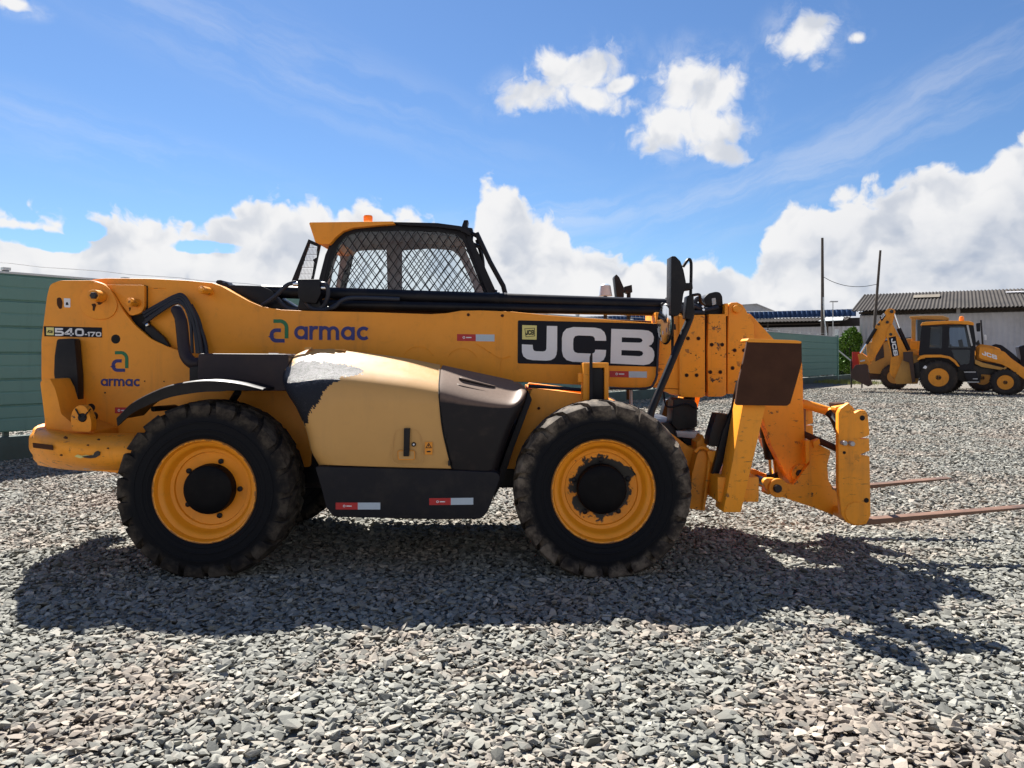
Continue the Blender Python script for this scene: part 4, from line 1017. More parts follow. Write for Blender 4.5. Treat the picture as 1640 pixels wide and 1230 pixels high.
# second, older machine behind
BK2 = Frame((BK.p0 + BK.v * 4.6).xy, BK.u.xy)
P = BK2.at(1360 + 430 / 5.857, 628, .5)
B2 = empty('backhoe_loader', (P.x, P.y, 0), 'dull yellow backhoe mostly hidden behind the black cabbed one', 'backhoe loader')
def bq(name, pts, o0, o1, mat, bev=.012, holes=(), fil=0): return bp(name, pts, o0, o1, mat, B2, bev, holes, fil, BK2)
bq('cab_roof', [(565, 172), (570, 155), (700, 150), (880, 150), (935, 168), (940, 186), (900, 190), (640, 178)], 0, 1.6, M['by_dull'], .03)
bq('cab_post', [(583, 178), (625, 178), (622, 385), (585, 385)], .05, .2, M['by_dull'])
bq('cab_post', [(900, 185), (930, 185), (950, 470), (915, 470)], .05, .2, M['far_black'])
bq('cab_window', [(625, 185), (900, 190), (915, 460), (640, 400)], .12, .13, M['glass_dark'], 0)
bq('cab_back', [(640, 190), (930, 190), (930, 500), (640, 500)], 1.2, 1.3, M['far_black'])
bq('hydraulic_tank', [(575, 385), (665, 388), (662, 470), (570, 465)], -.1, .5, M['by'])
bq('backhoe_body', [(160, 405), (235, 390), (400, 378), (580, 365), (620, 400), (1300, 470), (1500, 560), (1500, 700), (600, 720), (320, 700), (190, 690), (170, 600)], .3, 1.5, M['by_dull'], .04)
bq('grille_panel', [(255, 440), (318, 410), (330, 540), (245, 580)], .28, .3, M['steel'], 0)
bq('body_rail', [(300, 385), (580, 350), (580, 362), (300, 395)], .2, .3, M['hose'])
bq('front_axle', [(170, 680), (330, 690), (330, 750), (200, 745)], .4, 1.4, M['bucket'])
bk_wheel(B2, BK2, 425, 690, -.1, .66, .33, .4, M['by_dull'])
bk_wheel(B2, BK2, 1250, 690, -.1, .66, .33, .4, M['by_dull'])
bq('loader_arm', [(1330, 430), (1370, 415), (1430, 425), (1520, 490), (1600, 560), (1660, 620), (1650, 680), (1500, 600), (1400, 540)], .2, .45, M['far_black'], fil=2)
bq('loader_bucket', [(1590, 440), (1640, 425), (1740, 430), (1740, 660), (1600, 650), (1610, 540)], .0, 2.0, M['far_black'], fil=2)

# ================================================================== SETTING
# ---- fence: posts, plinth and six horizontal sheets per bay
FA, FD = Vector((-8.5, 12.85, 0)), Vector((.6, .8, 0)).normalized()
FN = Vector((FD.y, -FD.x, 0))                                   # towards the camera
def fence_mat():
    m = Mat('weathered_green_sheet')
    n = m.noise(.8, 5, .6); s = m.nt.nodes.new('ShaderNodeMapping'); s.inputs['Scale'].default_value = (6, 6, .7); m.link(m.tc.outputs['Object'], s.inputs[0])
    st = m.noise(1.2, 6, .65, vec=s.outputs[0])
    col = m.mix(n, (.11, .225, .195), (.14, .265, .23)); col = m.mix(st.smooth(.5, .8) * .45, col, (.075, .15, .14))
    m.set(color=col, rough=.5, spec=.35); m.bump(st, .1, .01); return m.m
M['fence'] = fence_mat(); M['plinth'] = plain('green_stained_concrete', (.07, .10, .09), .85, var=.25, scale=3, dirt=(.05, .06, .05), damt=.5)
M['cap'] = plain('pale_metal', (.55, .58, .58), .5)
t0, t1 = -8.0, 52.6
fc = FA + FD * 20
fence = empty('boundary_fence', (fc.x, fc.y, 0), 'long green sheet metal fence with horizontal seams running behind the telehandler', 'fence')
def fbox(mb, ta, tb, n0, n1, z0, z1):
    c = FA + FD * (ta + tb) / 2 + FN * (n0 + n1) / 2 + Vector((0, 0, (z0 + z1) / 2))
    mb.obox(c, FD * (tb - ta) / 2, FN * (n1 - n0) / 2, Vector((0, 0, (z1 - z0) / 2)))
pl = MB(); fbox(pl, t0, t1 + 5, -.10, .08, -.05, .36); pl.build('plinth', M['plinth'], fence, .01)
PITCH = (3.08 - .44) / 6
for r in range(6):
    # one long sheet row, a shallow trapezoid rib section with a lap shadow line
    z = .44 + r * PITCH
    prof = [(-.012, 0), (.012, .0), (.034, .022), (.034, PITCH * .45), (.026, PITCH * .5), (.034, PITCH * .55), (.034, PITCH - .03), (.006, PITCH - .008), (.004, PITCH + .02), (-.012, PITCH + .02)]
    A, Bv = FA + FD * t0, FA + FD * t1
    V = [A + FN * a + Vector((0, 0, z + b)) for a, b in prof] + [Bv + FN * a + Vector((0, 0, z + b)) for a, b in prof]
    n = len(prof)
    MB().add(V, [(i, (i + 1) % n, (i + 1) % n + n, i + n) for i in range(n)] + [tuple(range(n)), tuple(range(2 * n - 1, n - 1, -1))]).build('sheet_row', M['fence'], fence, smooth=False)
rl = MB(); fbox(rl, t0, t1, -.035, .035, 3.085, 3.12); rl.build('top_rail', M['cap'], fence)
tt = -5.9
while tt < t1 + .2:
    p_ = MB(); fbox(p_, tt - .04, tt + .04, -.10, -.02, 0, 3.14); po = p_.build('fence_post', M['plinth'], fence)
    p_ = MB(); fbox(p_, tt - .06, tt + .06, -.10, .0, 3.14, 3.19); p_.build('post_cap', M['cap'], po)
    tt += 2.0
p_ = MB(); fbox(p_, t1 - .02, t1 + .16, -.12, .10, 0, 3.2); ep = p_.build('fence_post', M['fence'], fence, .01)
p_ = MB(); fbox(p_, t1 - .06, t1 + .2, -.14, .12, 3.2, 3.62); p_.build('post_cap', M['cap'], ep, .02)
w0, w1 = FA + FD * t0, FA + FD * t1
for zz in (3.26,):
    pts = []
    for k in range(0, 120):
        f = k / 119; pts.append(w0.lerp(w1, f) + Vector((0, 0, zz + .012 * math.sin(k * 2.1))) - FN * .05)
    MB().tube(pts, .006, 4).build('barbed_wire', M['grey'], fence)
br0 = FA + FD * (t1 + .1) + Vector((0, 0, 2.2)); br1 = br0 + Vector((1.75, .2, -1.35))
MB().tube([br0, br1], .05, 8).build('fence_brace', M['cap'], fence)

# ---- sheds
def corr_mat(name, c1, c2, dirt, scale=1.0, band=None):
    m = Mat(name)
    n = m.noise(.35, 6, .65); f = m.noise(3, 5, .6)
    col = m.mix(f, c1, c2); col = m.mix(n.smooth(.42, .7) * .7, col, dirt)
    m.set(color=col, rough=.8, spec=.2); return m.m
M['fibro_roof'] = corr_mat('weathered_fibre_cement_roof', (.026, .022, .019), (.055, .046, .039), (.015, .013, .012))
M['fibro_wall'] = corr_mat('grey_fibre_cement_wall', (.42, .42, .45), (.50, .50, .53), (.32, .315, .325))
M['blue_roof'] = corr_mat('blue_sheet_roof', (.035, .075, .18), (.06, .12, .25), (.04, .055, .11))
M['grey_roof'] = corr_mat('pale_grey_sheet_roof', (.36, .38, .41), (.44, .46, .49), (.30, .31, .33))
M['dull_roof'] = corr_mat('dull_grey_roof', (.16, .175, .20), (.21, .225, .25), (.12, .125, .14))
M['dark_in'] = plain('painted_shed_shade', (.03, .025, .024), .9, bump=0)  # near-black walls stand in for the shade inside the sheds
M['rib'] = plain('roof_edge_timber', (.07, .055, .045), .8)
M['pole'] = plain('weathered_timber', (.075, .062, .052), .85, var=.35, scale=3, dirt=(.14, .12, .10), damt=.5)
def corrugated(p, along, up, L, H, pitch, amp, nrm):
    """a wavy sheet: p corner, along and up unit vectors"""
    n = max(4, int(L / pitch * 6))
    V = []
    for i in range(n + 1):
        s = L * i / n
        d = nrm * amp * math.sin(2 * math.pi * s / pitch)
        V += [p + along * s + d, p + along * s + up * H + d, p + along * s + d - nrm * .06, p + along * s + up * H + d - nrm * .06]
    F_ = []
    for i in range(n):
        a, b = 4 * i, 4 * i + 4
        F_ += [(a, b, b + 1, a + 1), (a + 3, b + 3, b + 2, a + 2), (a, a + 2, b + 2, b), (a + 1, b + 1, b + 3, a + 3)]
    F_ += [(0, 1, 3, 2), (4 * n, 4 * n + 2, 4 * n + 3, 4 * n + 1)]
    return MB().add(V, F_)
WD = Vector((.86, -.5, 0)).normalized(); WV = Vector((.5, .86, 0)).normalized()
UP = Vector((0, 0, 1))
W0_ = Vector((26.3, 60, 0))                                      # eave corner above the gable end
shed = empty('warehouse', (W0_.x + 10, W0_.y, 0), 'long grey walled shed with weathered brown corrugated roof behind the backhoes', 'warehouse')
Ez = 5.25
run, rise = 9.2, 1.9
slope = (WV * run + UP * rise); SL = slope.length; slope.normalize()
rn = WD.cross(slope).normalized()
if rn.z < 0: rn = -rn
corrugated(W0_ + UP * Ez, WD, slope, 42, SL, .25, .045, rn).build('roof', M['fibro_roof'], shed, angle=60)
mb = corrugated(W0_ + UP * Ez + WV * run * 2, WD, (-WV * run + UP * rise).normalized(), 42, SL, .25, .045, (WV * rise + UP * run).normalized()); mb.build('roof', M['fibro_roof'], shed, angle=60)
wi = W0_ + WV * 1.1 + WD * .6
mb = corrugated(wi + UP * 1.9, WD, UP, 41, 3.0 - .0, .36, .035, -WV); mb.build('wall', M['fibro_wall'], shed, angle=60)
mb = MB(); c = wi + WD * 20.5 + UP * .95 + WV * .05; mb.obox(c, WD * 20.5, WV * .1, UP * .95); mb.build('lower_wall', M['grey_roof'], shed)
for k in range(8):
    p_ = wi + WD * (1 + 5.6 * k) + WV * .2; MB().obox(p_ + UP * 2.65, WD * .12, WV * .12, UP * 2.65).build('column', M['fibro_wall'], shed)
MB().obox(W0_ + WD * 20.8 + WV * 1.5 + UP * (Ez - .12), WD * 20.4, WV * .06, UP * .08).build('eave_beam', M['rib'], shed)
g = wi + WD * -.1
MB().slab([[g + UP * 0, g + WV * 16.2, g + WV * 16.2 + UP * 4.9, g + WV * 8.1 + UP * (Ez + rise - .35), g + UP * 4.9]], WD * .15).build('gable_wall', M['fibro_wall'], shed)
MB().slab([[g + WV * 15 + WD * .3, g + WV * 15 + WD * 40, g + WV * 15 + WD * 40 + UP * 5, g + WV * 15 + WD * .3 + UP * 5]], WV * .1).build('back_wall', M['dark_in'], shed)
def roof_patch(s, h, w, d, mat, nm):
    p_ = W0_ + UP * Ez + WD * s + slope * h + rn * .09
    MB().slab([[p_, p_ + WD * w, p_ + WD * w + slope * d, p_ + slope * d]], rn * .03).build(nm, mat, shed)
roof_patch(4.0, 5.4, 1.9, 1.6, M['rib'] if False else corr_mat('pale_translucent_sheet', (.17, .15, .12), (.20, .175, .14), (.12, .10, .08)), 'roof_patch')
roof_patch(10.4, 6.6, 2.2, .5, M['fibro_wall'], 'roof_patch'); roof_patch(11.4, 5.9, 1.6, .8, M['hole'], 'roof_hole')
roof_patch(17.2, 8.2, 1.0, .5, M['fibro_roof'], 'roof_patch')

BD0 = Vector((27.9, 66, 0))
blue = empty('warehouse', (BD0.x - 15, BD0.y + 8, 0), 'low shed with blue corrugated roof edge and dark open band beyond the fence end', 'warehouse')
corrugated(BD0 + UP * 5.86 - WD * 46 + WV * 3.2, WD, (WV * 7 + UP * .42).normalized(), 47, 7.2, .42, .05, (UP * 7 - WV * .42).normalized()).build('upper_roof', M['dull_roof'], blue, angle=60)
corrugated(BD0 + UP * 5.26 - WD * 46 + WV * 3.0, WD, UP, 47, .62, .42, .12, -WV).build('roof_fascia', M['blue_roof'], blue, angle=60)
corrugated(BD0 + UP * 4.80 - WD * 46, WD, (WV * 3.0 + UP * .42).normalized(), 46.6, 3.05, .3, .03, (UP * 3 - WV * .45).normalized()).build('lean_to_roof', M['fibro_roof'], blue, angle=60)
corrugated(BD0 - WD * 46 + WV * .8, WD, UP, 48.4, 4.3, .36, .03, -WV).build('wall', M['fibro_wall'], blue, angle=60)
MB().obox(BD0 - WD * 22 + WV * 2.6 + UP * 2.6, WD * 24, WV * .1, UP * 2.5).build('inner_wall', M['dark_in'], blue)
for k in range(10): MB().obox(BD0 - WD * (1 + 5 * k) + WV * .5 + UP * 2.35, WD * .06, WV * .06, UP * 2.35).build('column', M['rib'], blue)
MB().obox(BD0 - WD * 23 + WV * .4 + UP * 4.55, WD * 23, WV * .03, UP * .03).build('rail', M['rib'], blue)
pt_ = BD0 - WD * 1.6 + UP * 4.72 - WV * .25
MB().slab([[pt_, pt_ + WD * 1.9 + UP * .03, pt_ + WD * 1.9 + WV * .8 + UP * .32, pt_ + WD * .5 + WV * .8 + UP * .32]], UP * .05).build('porch_sheet', M['cap'], blue)

def gp(x, y, d): a = (x - CX) / FPX; return Vector((a * d, d, CAMH + (HY - y) / FPX * d))
hip = empty('warehouse', gp(1210, 571, 120) * Vector((1, 1, 0)) if False else (gp(1210, 571, 120).x, 120, 0), 'distant pale grey gabled roof rising above the blue edged shed', 'warehouse')
a, b, c_ = gp(1150, 500, 120), gp(1212, 487, 120), gp(1240, 499, 120)
MB().slab([[a, gp(1178, 489.5, 120), b, c_, Vector((c_.x, 120, 0)), Vector((a.x, 120, 0))]], Vector((0, 25, 0))).build('gable_wall', M['grey_roof'], hip)
MB().slab([[gp(1149, 499, 120), gp(1178, 488.4, 120), gp(1178, 489.4, 120), gp(1149, 500, 120)]], Vector((0, 25, 0))).slab([[gp(1178, 488.4, 119.8), gp(1212, 486, 119.8), gp(1244, 499, 119.8), gp(1244, 500.2, 119.8), gp(1212, 487.2, 119.8), gp(1178, 489.4, 119.8)]], Vector((0, 25.4, 0))).build('roof', M['fibro_wall'], hip)

# ---- poles, cable, lamp post, bush, red board
def pole(name, x0, y0, x1, y1, d, r0, r1, label):
    a = gp(x0, y0, d); b = gp(x1, y1, d); dirn = (b - a).normalized()
    foot = a + dirn * ((-.3 - a.z) / dirn.z)
    o = MB().tube([foot + (b - foot) * k / 6 for k in range(7)], r0, 10, r1).build(name, M['pole'], None, origin=(foot.x, foot.y, 0))
    return tag(o, label, 'pole', 'bare utility poles beyond the fence')
p1 = pole('utility_pole', 1317.5, 540, 1317, 381, 58, .15, .09, 'upright bare wooden pole with white pipe strapped to its lower half')
p2 = pole('utility_pole', 1399, 540, 1410, 401, 58, .14, .08, 'leaning bare wooden pole rising in front of the brown roof edge')
pp = [gp(1318.6, 476, 57.85), gp(1319.5, 500, 57.8), gp(1320.5, 512, 57.8), gp(1324, 540, 57.7), gp(1325, 575, 57.7)]
MB().tube(catmull(pp, 4), .05, 8).build('white_pipe', M['cap'], p1)
q = [gp(1318, 443, 58), gp(1332, 450.5, 58), gp(1350, 456.5, 58), gp(1368, 459, 58), gp(1386, 458.5, 58), gp(1405.5, 455, 58)]
tag(MB().tube(catmull(q, 5), .022, 6).build('cable', M['black'], None, origin=q[0]), 'thin dark cable sagging between the two bare poles', 'cable')
c0 = gp(1334, 600, 63); 
lp = empty('street_lamp', (c0.x, c0.y, 0), 'thin grey lamp mast with small flat head in front of blue roof edge', 'street lamp')
MB().tube([Vector((c0.x, c0.y, -.2)), gp(1334, 484, 63)], .05, 8, .035).build('mast', M['grey'], lp)
hd = gp(1335, 483, 63); MB().obox(hd, (.32, 0, 0), (0, .14, 0), (0, 0, .05)).build('lamp_head', M['grey'], lp, .02)
rb = gp(1370, 585, 42)
rbo = empty('red_board', (rb.x, rb.y, 0), 'plain red upright board partly hidden behind the rusty digging bucket', 'board')
MB().obox((rb.x + .1, rb.y, 1.35), (.28, .02, 0), (-.001, .02, 0), (0, 0, .6)).build('board_face', plain('red_paint', (.30, .02, .025), .5), rbo, .004)
for s in (-.2, .38): MB().obox((rb.x + s, rb.y + .06, .75), (.03, 0, 0), (0, .03, 0), (0, 0, .75)).build('board_leg', M['steel'], rbo)

def leaf_mat(name, a, b):
    m = Mat(name)
    at = m.nt.nodes.new('ShaderNodeAttribute'); at.attribute_name = 'tone'
    col = m.mix(S(m.nt, at.outputs['Fac']), a, b)
    m.set(color=col, rough=.55, spec=.3)
    m.b.inputs['Transmission Weight'].default_value = 0
    return m.m
def foliage(name, parent, clumps, n, size, mat, seed):
    rg = np.random.default_rng(seed)
    V, Fs, tone = [], [], []
    for i in range(n):
        c, r = clumps[rg.integers(len(clumps))]
        d = rg.normal(size=3); d /= np.linalg.norm(d)
        p = np.array(c) + d * np.array(r) * rg.uniform(.55, 1.05) ** .7
        a = rg.normal(size=3); a /= np.linalg.norm(a); b = np.cross(a, rg.normal(size=3)); b /= np.linalg.norm(b)
        s = size * rg.uniform(.6, 1.4)
        o = len(V)
        V += [p - a * s, p + b * s * .45, p + a * s, p - b * s * .45]
        Fs.append((o, o + 1, o + 2, o + 3)); tone.append(rg.uniform(0, 1))
    o0 = ORIG.get(parent.name)
    me = bpy.data.meshes.new(name); me.from_pydata([Vector(v) - o0 for v in V], [], Fs)
    at = me.attributes.new('tone', 'FLOAT', 'FACE'); at.data.foreach_set('value', tone)
    me.materials.append(mat)
    ob = bpy.data.objects.new(name, me); COL.objects.link(ob); ob.parent = parent
    return ob
bc = gp(1358, 600, 60)
bush = empty('bush', (bc.x, bc.y, 0), 'bright green leafy bush beside the end post of the green fence', 'bush')
rg = random.Random(5)
cl = []
for (x, y, rx, rz) in ((1352, 548, .55, .45), (1362, 538, .6, .5), (1370, 548, .5, .6), (1356, 565, .7, .5), (1368, 568, .6, .6), (1346, 562, .4, .4), (1345, 585, .35, .35), (1360, 585, .8, .6), (1372, 540, .35, .4), (1350, 578, .5, .4), (1366, 530, .3, .3)):
    p_ = gp(x, y, 60 + rg.uniform(-.6, .6)); cl.append((tuple(p_), (rx, .8 * rx, rz)))
foliage('foliage', bush, cl, 5200, .13, leaf_mat('bright_green_leaves', (.06, .135, .014), (.13, .24, .025)), 4)
stem = MB()
for x, y in ((1352, 560), (1362, 545), (1370, 560), (1346, 575)): stem.tube([Vector((bc.x, bc.y, 0)), Vector((bc.x, bc.y, .6)), gp(x, y, 60)], .06, 6, .02)
stem.build('stem', M['pole'], bush)
bd = gp(1366, 600, 66)
tr = empty('bush', (bd.x, bd.y, 0), 'dark green shrub behind the bright green bush', 'bush')
cl = [(tuple(gp(x, y, 66)), (r_, r_, r_)) for x, y, r_ in ((1352, 590, .8), (1362, 580, .9), (1372, 588, .8), (1380, 578, .7), (1376, 560, .6))]
foliage('foliage', tr, cl, 2600, .15, leaf_mat('dark_green_leaves', (.02, .045, .012), (.05, .09, .02)), 9)  # darker green leaves than the bush in front
MB().tube([Vector((bd.x, bd.y, 0)), gp(1366, 575, 66)], .07, 6, .03).build('stem', M['pole'], tr)
# light weeds along the foot of the bush
gl = gp(1352, 597, 50)
foliage_root = None
rg2 = np.random.default_rng(2)
V, Fs = [], []
for i in range(1500):
    p = np.array([gl.x + rg2.normal() * 1.0, gl.y + rg2.normal() * 1.6, 0.0]); h = rg2.uniform(.08, .25); a = rg2.uniform(0, 6.28)
    d = np.array([math.cos(a), math.sin(a), 0]) * .02; ln = rg2.normal(size=3) * .05
    o = len(V); V += [p - d, p + d, p + np.array([ln[0], ln[1], h])]; Fs.append((o, o + 1, o + 2))
me = bpy.data.meshes.new('grass'); me.from_pydata([Vector(v) for v in V], [], Fs); me.materials.append(plain('dry_grass', (.22, .24, .06), .7))
go = bpy.data.objects.new('grass', me); COL.objects.link(go); tag(go, 'sparse dry grass at the foot of the bush', 'grass', kind='stuff')

# ---- ground: one sheet, and the loose stones lying on it
def stone_mat(sheet):
    m = Mat('gravel_bed' if sheet else 'gravel_stone')
    geo = m.nt.nodes.new('ShaderNodeNewGeometry'); pos = geo.outputs['Position']
    if sheet:
        v = m.nt.nodes.new('ShaderNodeTexVoronoi'); v.inputs['Scale'].default_value = 15; m.link(pos, v.inputs['Vector'])
        sp = m.nt.nodes.new('ShaderNodeSeparateColor'); m.link(v.outputs['Color'], sp.inputs[0]); tone = S(m.nt, sp.outputs[0])
    else:
        at = m.nt.nodes.new('ShaderNodeAttribute'); at.attribute_name = 'tone'; tone = S(m.nt, at.outputs['Fac'])
    patch = m.noise(.9, 4, .6, .5, vec=pos); p2 = m.noise(.28, 3, .55, vec=pos)
    cool = m.ramp(tone, [(0, (.088, .088, .078)), (.35, (.20, .20, .178)), (.75, (.285, .284, .25)), (1, (.41, .405, .36))])
    warm = m.ramp(tone, [(0, (.11, .082, .068)), (.35, (.225, .185, .152)), (.75, (.31, .262, .215)), (1, (.44, .385, .32))])
    w = (patch * .55 + p2 * .45 + (tone - .5) * .16 + (m.noise(9, 2, vec=pos) - .5) * .25).smooth(.475, .62) * .9
    col = m.mix(w, cool, warm)
    if sheet: col = m.mix(.5, col, (.15, .122, .096))
    f = m.noise(60, 5, .65, vec=pos)
    col = m.mix(f.smooth(.5, .75) * .3, col, (.12, .105, .092))
    m.set(color=col, rough=.85, spec=.25)
    if sheet:
        h = S(m.nt, v.outputs['Distance']) * -1.0 + tone * .6
        m.bump(h, 1.0, .03)
    else: m.bump(f, .3, .006)
    return m.m
me = bpy.data.meshes.new('ground')
me.from_pydata([(-500, -60, -.040), (500, -60, -.040), (500, 900, -.040), (-500, 900, -.040)], [], [(0, 1, 2, 3)])
me.materials.append(stone_mat(True))
g_ = bpy.data.objects.new('ground', me); COL.objects.link(g_); tag(g_, kind='structure')

def hull(npts, rg):
    bm = bmesh.new()
    for i in range(npts):
        d = rg.normal(size=3); d /= np.linalg.norm(d)
        d = d / max(abs(d) ** 1.0) if rg.random() < .55 else d          # boxier, flat-faced chips
        bm.verts.new(Vector(d * rg.uniform(.75, 1.0)))
    r = bmesh.ops.convex_hull(bm, input=bm.verts)
    bmesh.ops.delete(bm, geom=list({e for e in r['geom_interior'] + r['geom_unused'] if isinstance(e, bmesh.types.BMVert)}), context='VERTS')
    bmesh.ops.triangulate(bm, faces=bm.faces)
    bm.verts.index_update()
    v = np.array([x.co[:] for x in bm.verts]); f = np.array([[q.index for q in fa.verts] for fa in bm.faces]); bm.free()
    return v, f
def rot_mats(n, tilt, rg):
    yaw = rg.uniform(0, 2 * np.pi, n); ax = rg.uniform(0, 2 * np.pi, n); ti = np.abs(rg.normal(0, tilt, n))
    cz, sz = np.cos(yaw), np.sin(yaw)
    Rz = np.zeros((n, 3, 3)); Rz[:, 0, 0] = cz; Rz[:, 0, 1] = -sz; Rz[:, 1, 0] = sz; Rz[:, 1, 1] = cz; Rz[:, 2, 2] = 1
    k = np.stack([np.cos(ax), np.sin(ax), np.zeros(n)], 1)
    K = np.zeros((n, 3, 3)); K[:, 0, 2] = k[:, 1]; K[:, 1, 2] = -k[:, 0]; K[:, 2, 0] = -k[:, 1]; K[:, 2, 1] = k[:, 0]
    Rt = np.eye(3)[None] + np.sin(ti)[:, None, None] * K + (1 - np.cos(ti))[:, None, None] * (K @ K)
    return Rt @ Rz
def stones(ya, yb, spacing, smin, smax, npts, layers, margin, flat, tilt, rg, ntemp=36):
    VV, FF, TT = [], [], []
    off = 0
    pts = []
    for lay in range(layers):
        ys = np.arange(ya, yb, spacing)
        for y in ys:
            w = .68 * y + margin
            x = np.arange(-w, w, spacing)
            q = np.stack([x, np.full_like(x, y), np.full_like(x, lay)], 1)
            q[:, :2] += rg.uniform(-.5, .5, (len(x), 2)) * spacing * 1.1
            pts.append(q)
    pts = np.concatenate(pts)
    temps = [hull(npts, rg) for _ in range(ntemp)]
    which = rg.integers(0, ntemp, len(pts))
    for t in range(ntemp):
        P_ = pts[which == t]; n = len(P_)
        if not n: continue
        v, f = temps[t]
        s = smin + (smax - smin) * rg.beta(1.6, 3.4, n)
        el = rg.uniform(.62, 1.0, n); fl = rg.uniform(flat[0], flat[1], n)
        sc_ = np.stack([s, s * el, s * fl], 1) * .5
        R = rot_mats(n, tilt, rg)
        w = np.einsum('nij,nvj->nvi', R, v[None] * sc_[:, None, :])
        pos = P_.copy(); pos[:, 2] = -.030 + P_[:, 2] * smax * .10 + rg.uniform(-.3, .5, n) * s * .3 + .010 * np.sin(P_[:, 0] * 1.7 + 1.3 * np.sin(P_[:, 1] * 1.1)) * np.cos(P_[:, 1] * 1.9)
        w = w + pos[:, None, :]
        VV.append(w.reshape(-1, 3)); nv = v.shape[0]
        FF.append((f[None] + (off + np.arange(n) * nv)[:, None, None]).reshape(-1, 3)); off += n * nv
        TT.append(np.repeat(np.clip(rg.normal(.5, .24, n), 0, 1), nv))
    return np.concatenate(VV), np.concatenate(FF), np.concatenate(TT)
def raw_mesh(name, V, Fc, tone, mat):
    me = bpy.data.meshes.new(name)
    me.vertices.add(len(V)); me.vertices.foreach_set('co', V.astype(np.float32).ravel())
    me.loops.add(Fc.size); me.loops.foreach_set('vertex_index', Fc.astype(np.int32).ravel())
    me.polygons.add(len(Fc)); me.polygons.foreach_set('loop_start', np.arange(0, Fc.size, 3, dtype=np.int32))
    me.update(calc_edges=True)
    at = me.attributes.new('tone', 'FLOAT', 'POINT'); at.data.foreach_set('value', tone.astype(np.float32))
    me.polygons.foreach_set('use_smooth', [False] * len(me.polygons))
    me.materials.append(mat)
    ob = bpy.data.objects.new(name, me); COL.objects.link(ob)
    return ob
sets = [stones(2.5, 7.6, .042, .026, .112, 12, 2, 1.3, (.18, .50), .34, RNG),
        stones(7.6, 17, .052, .036, .11, 10, 1, 3.0, (.22, .55), .38, RNG),
        stones(17, 42, .12, .07, .15, 8, 1, 6.0, (.3, .6), .35, RNG)]
V = []; F_ = []; Tn = []; off = 0
for v, f, tn in sets: V.append(v); F_.append(f + off); Tn.append(tn); off += len(v)
gr = raw_mesh('gravel', np.concatenate(V), np.concatenate(F_), np.concatenate(Tn), stone_mat(False))
tag(gr, 'loose grey and beige crushed stone covering the yard', 'gravel', kind='stuff')

# ================================================================== SKY, SUN, CAMERA
world = bpy.data.worlds.new('World'); SC.world = world; world.use_nodes = True
nt = world.node_tree; nt.nodes.clear()
out = nt.nodes.new('ShaderNodeOutputWorld'); bg = nt.nodes.new('ShaderNodeBackground'); nt.links.new(bg.outputs[0], out.inputs[0])
sky = nt.nodes.new('ShaderNodeTexSky'); sky.sky_type = 'NISHITA'; sky.sun_disc = False
sky.sun_elevation = math.asin(SUN.z); sky.sun_rotation = math.atan2(SUN.x, SUN.y)
sky.altitude = 300; sky.air_density = 1.0; sky.dust_density = .2; sky.ozone_density = 1.6
tc = nt.nodes.new('ShaderNodeTexCoord'); sx = nt.nodes.new('ShaderNodeSeparateXYZ'); nt.links.new(tc.outputs['Generated'], sx.inputs[0])
X, Yv, Z = [S(nt, o) for o in sx.outputs]
az = X._m('ARCTAN2', Yv); el = Z._m('ARCSINE')
def ae(x, y):
    a = math.atan((x - CX) / FPX); return a, math.atan((HY - y) / FPX * math.cos(a))
def vec(a, b, c=0.0):
    n = nt.nodes.new('ShaderNodeCombineXYZ')
    for i, q in enumerate((a, b, c)):
        if isinstance(q, S): nt.links.new(q.s, n.inputs[i])
        else: n.inputs[i].default_value = q
    return n.outputs[0]
def wnoise(v, scale, detail, rough=.55, dist=0.0):
    n = nt.nodes.new('ShaderNodeTexNoise'); n.noise_dimensions = '2D'; n.inputs['Scale'].default_value = scale; n.inputs['Detail'].default_value = detail
    n.inputs['Roughness'].default_value = rough; n.inputs['Distortion'].default_value = dist
    nt.links.new(v, n.inputs['Vector']); return S(nt, n.outputs[0])
def wvor(v, scale):
    n = nt.nodes.new('ShaderNodeTexVoronoi'); n.voronoi_dimensions = '2D'; n.feature = 'F1'; n.inputs['Scale'].default_value = scale
    n.inputs['Detail'].default_value = 2; n.inputs['Roughness'].default_value = .5
    nt.links.new(v, n.inputs['Vector']); return S(nt, n.outputs['Distance'])
# outline of the cloud bank: height over azimuth
bank = [(-200, 330), (0, 325), (50, 332), (100, 340), (128, 372), (150, 352), (190, 332), (250, 342), (300, 362), (322, 372), (345, 352), (400, 325), (450, 318), (510, 320), (545, 338), (600, 332), (660, 335), (705, 348), (740, 372), (758, 345), (772, 305), (800, 292), (835, 312), (860, 335), (900, 345), (915, 385), (930, 402), (960, 405), (1000, 415), (1060, 420), (1110, 415), (1160, 420), (1195, 440), (1212, 412), (1240, 372), (1275, 325), (1330, 312), (1400, 300), (1450, 278), (1490, 263), (1530, 268), (1570, 258), (1605, 232), (1640, 205), (1850, 180)]
fcv = nt.nodes.new('ShaderNodeFloatCurve'); cur = fcv.mapping.curves[0]
A0, A1, E1 = -.75, .75, .5
pts_ = [((ae(x, y)[0] - A0) / (A1 - A0), ae(x, y)[1] / E1) for x, y in bank]
cur.points[0].location = (0, pts_[0][1]); cur.points[1].location = (1, pts_[-1][1])
for p_ in pts_: cur.points.new(*p_)
fcv.mapping.update()
nt.links.new(((az - A0) / (A1 - A0)).clamp().s, fcv.inputs['Value'])
top = S(nt, fcv.outputs[0]) * E1 + az._m('ABSOLUTE').smooth(.95, 2.2) * .25  # cloud raised out of view behind the camera, added to whiten ambient light
PV = vec(az, el)
wx_, wy_ = wnoise(vec(az + 3.3, el), 13, 4), wnoise(vec(az, el + 8.1), 13, 4)
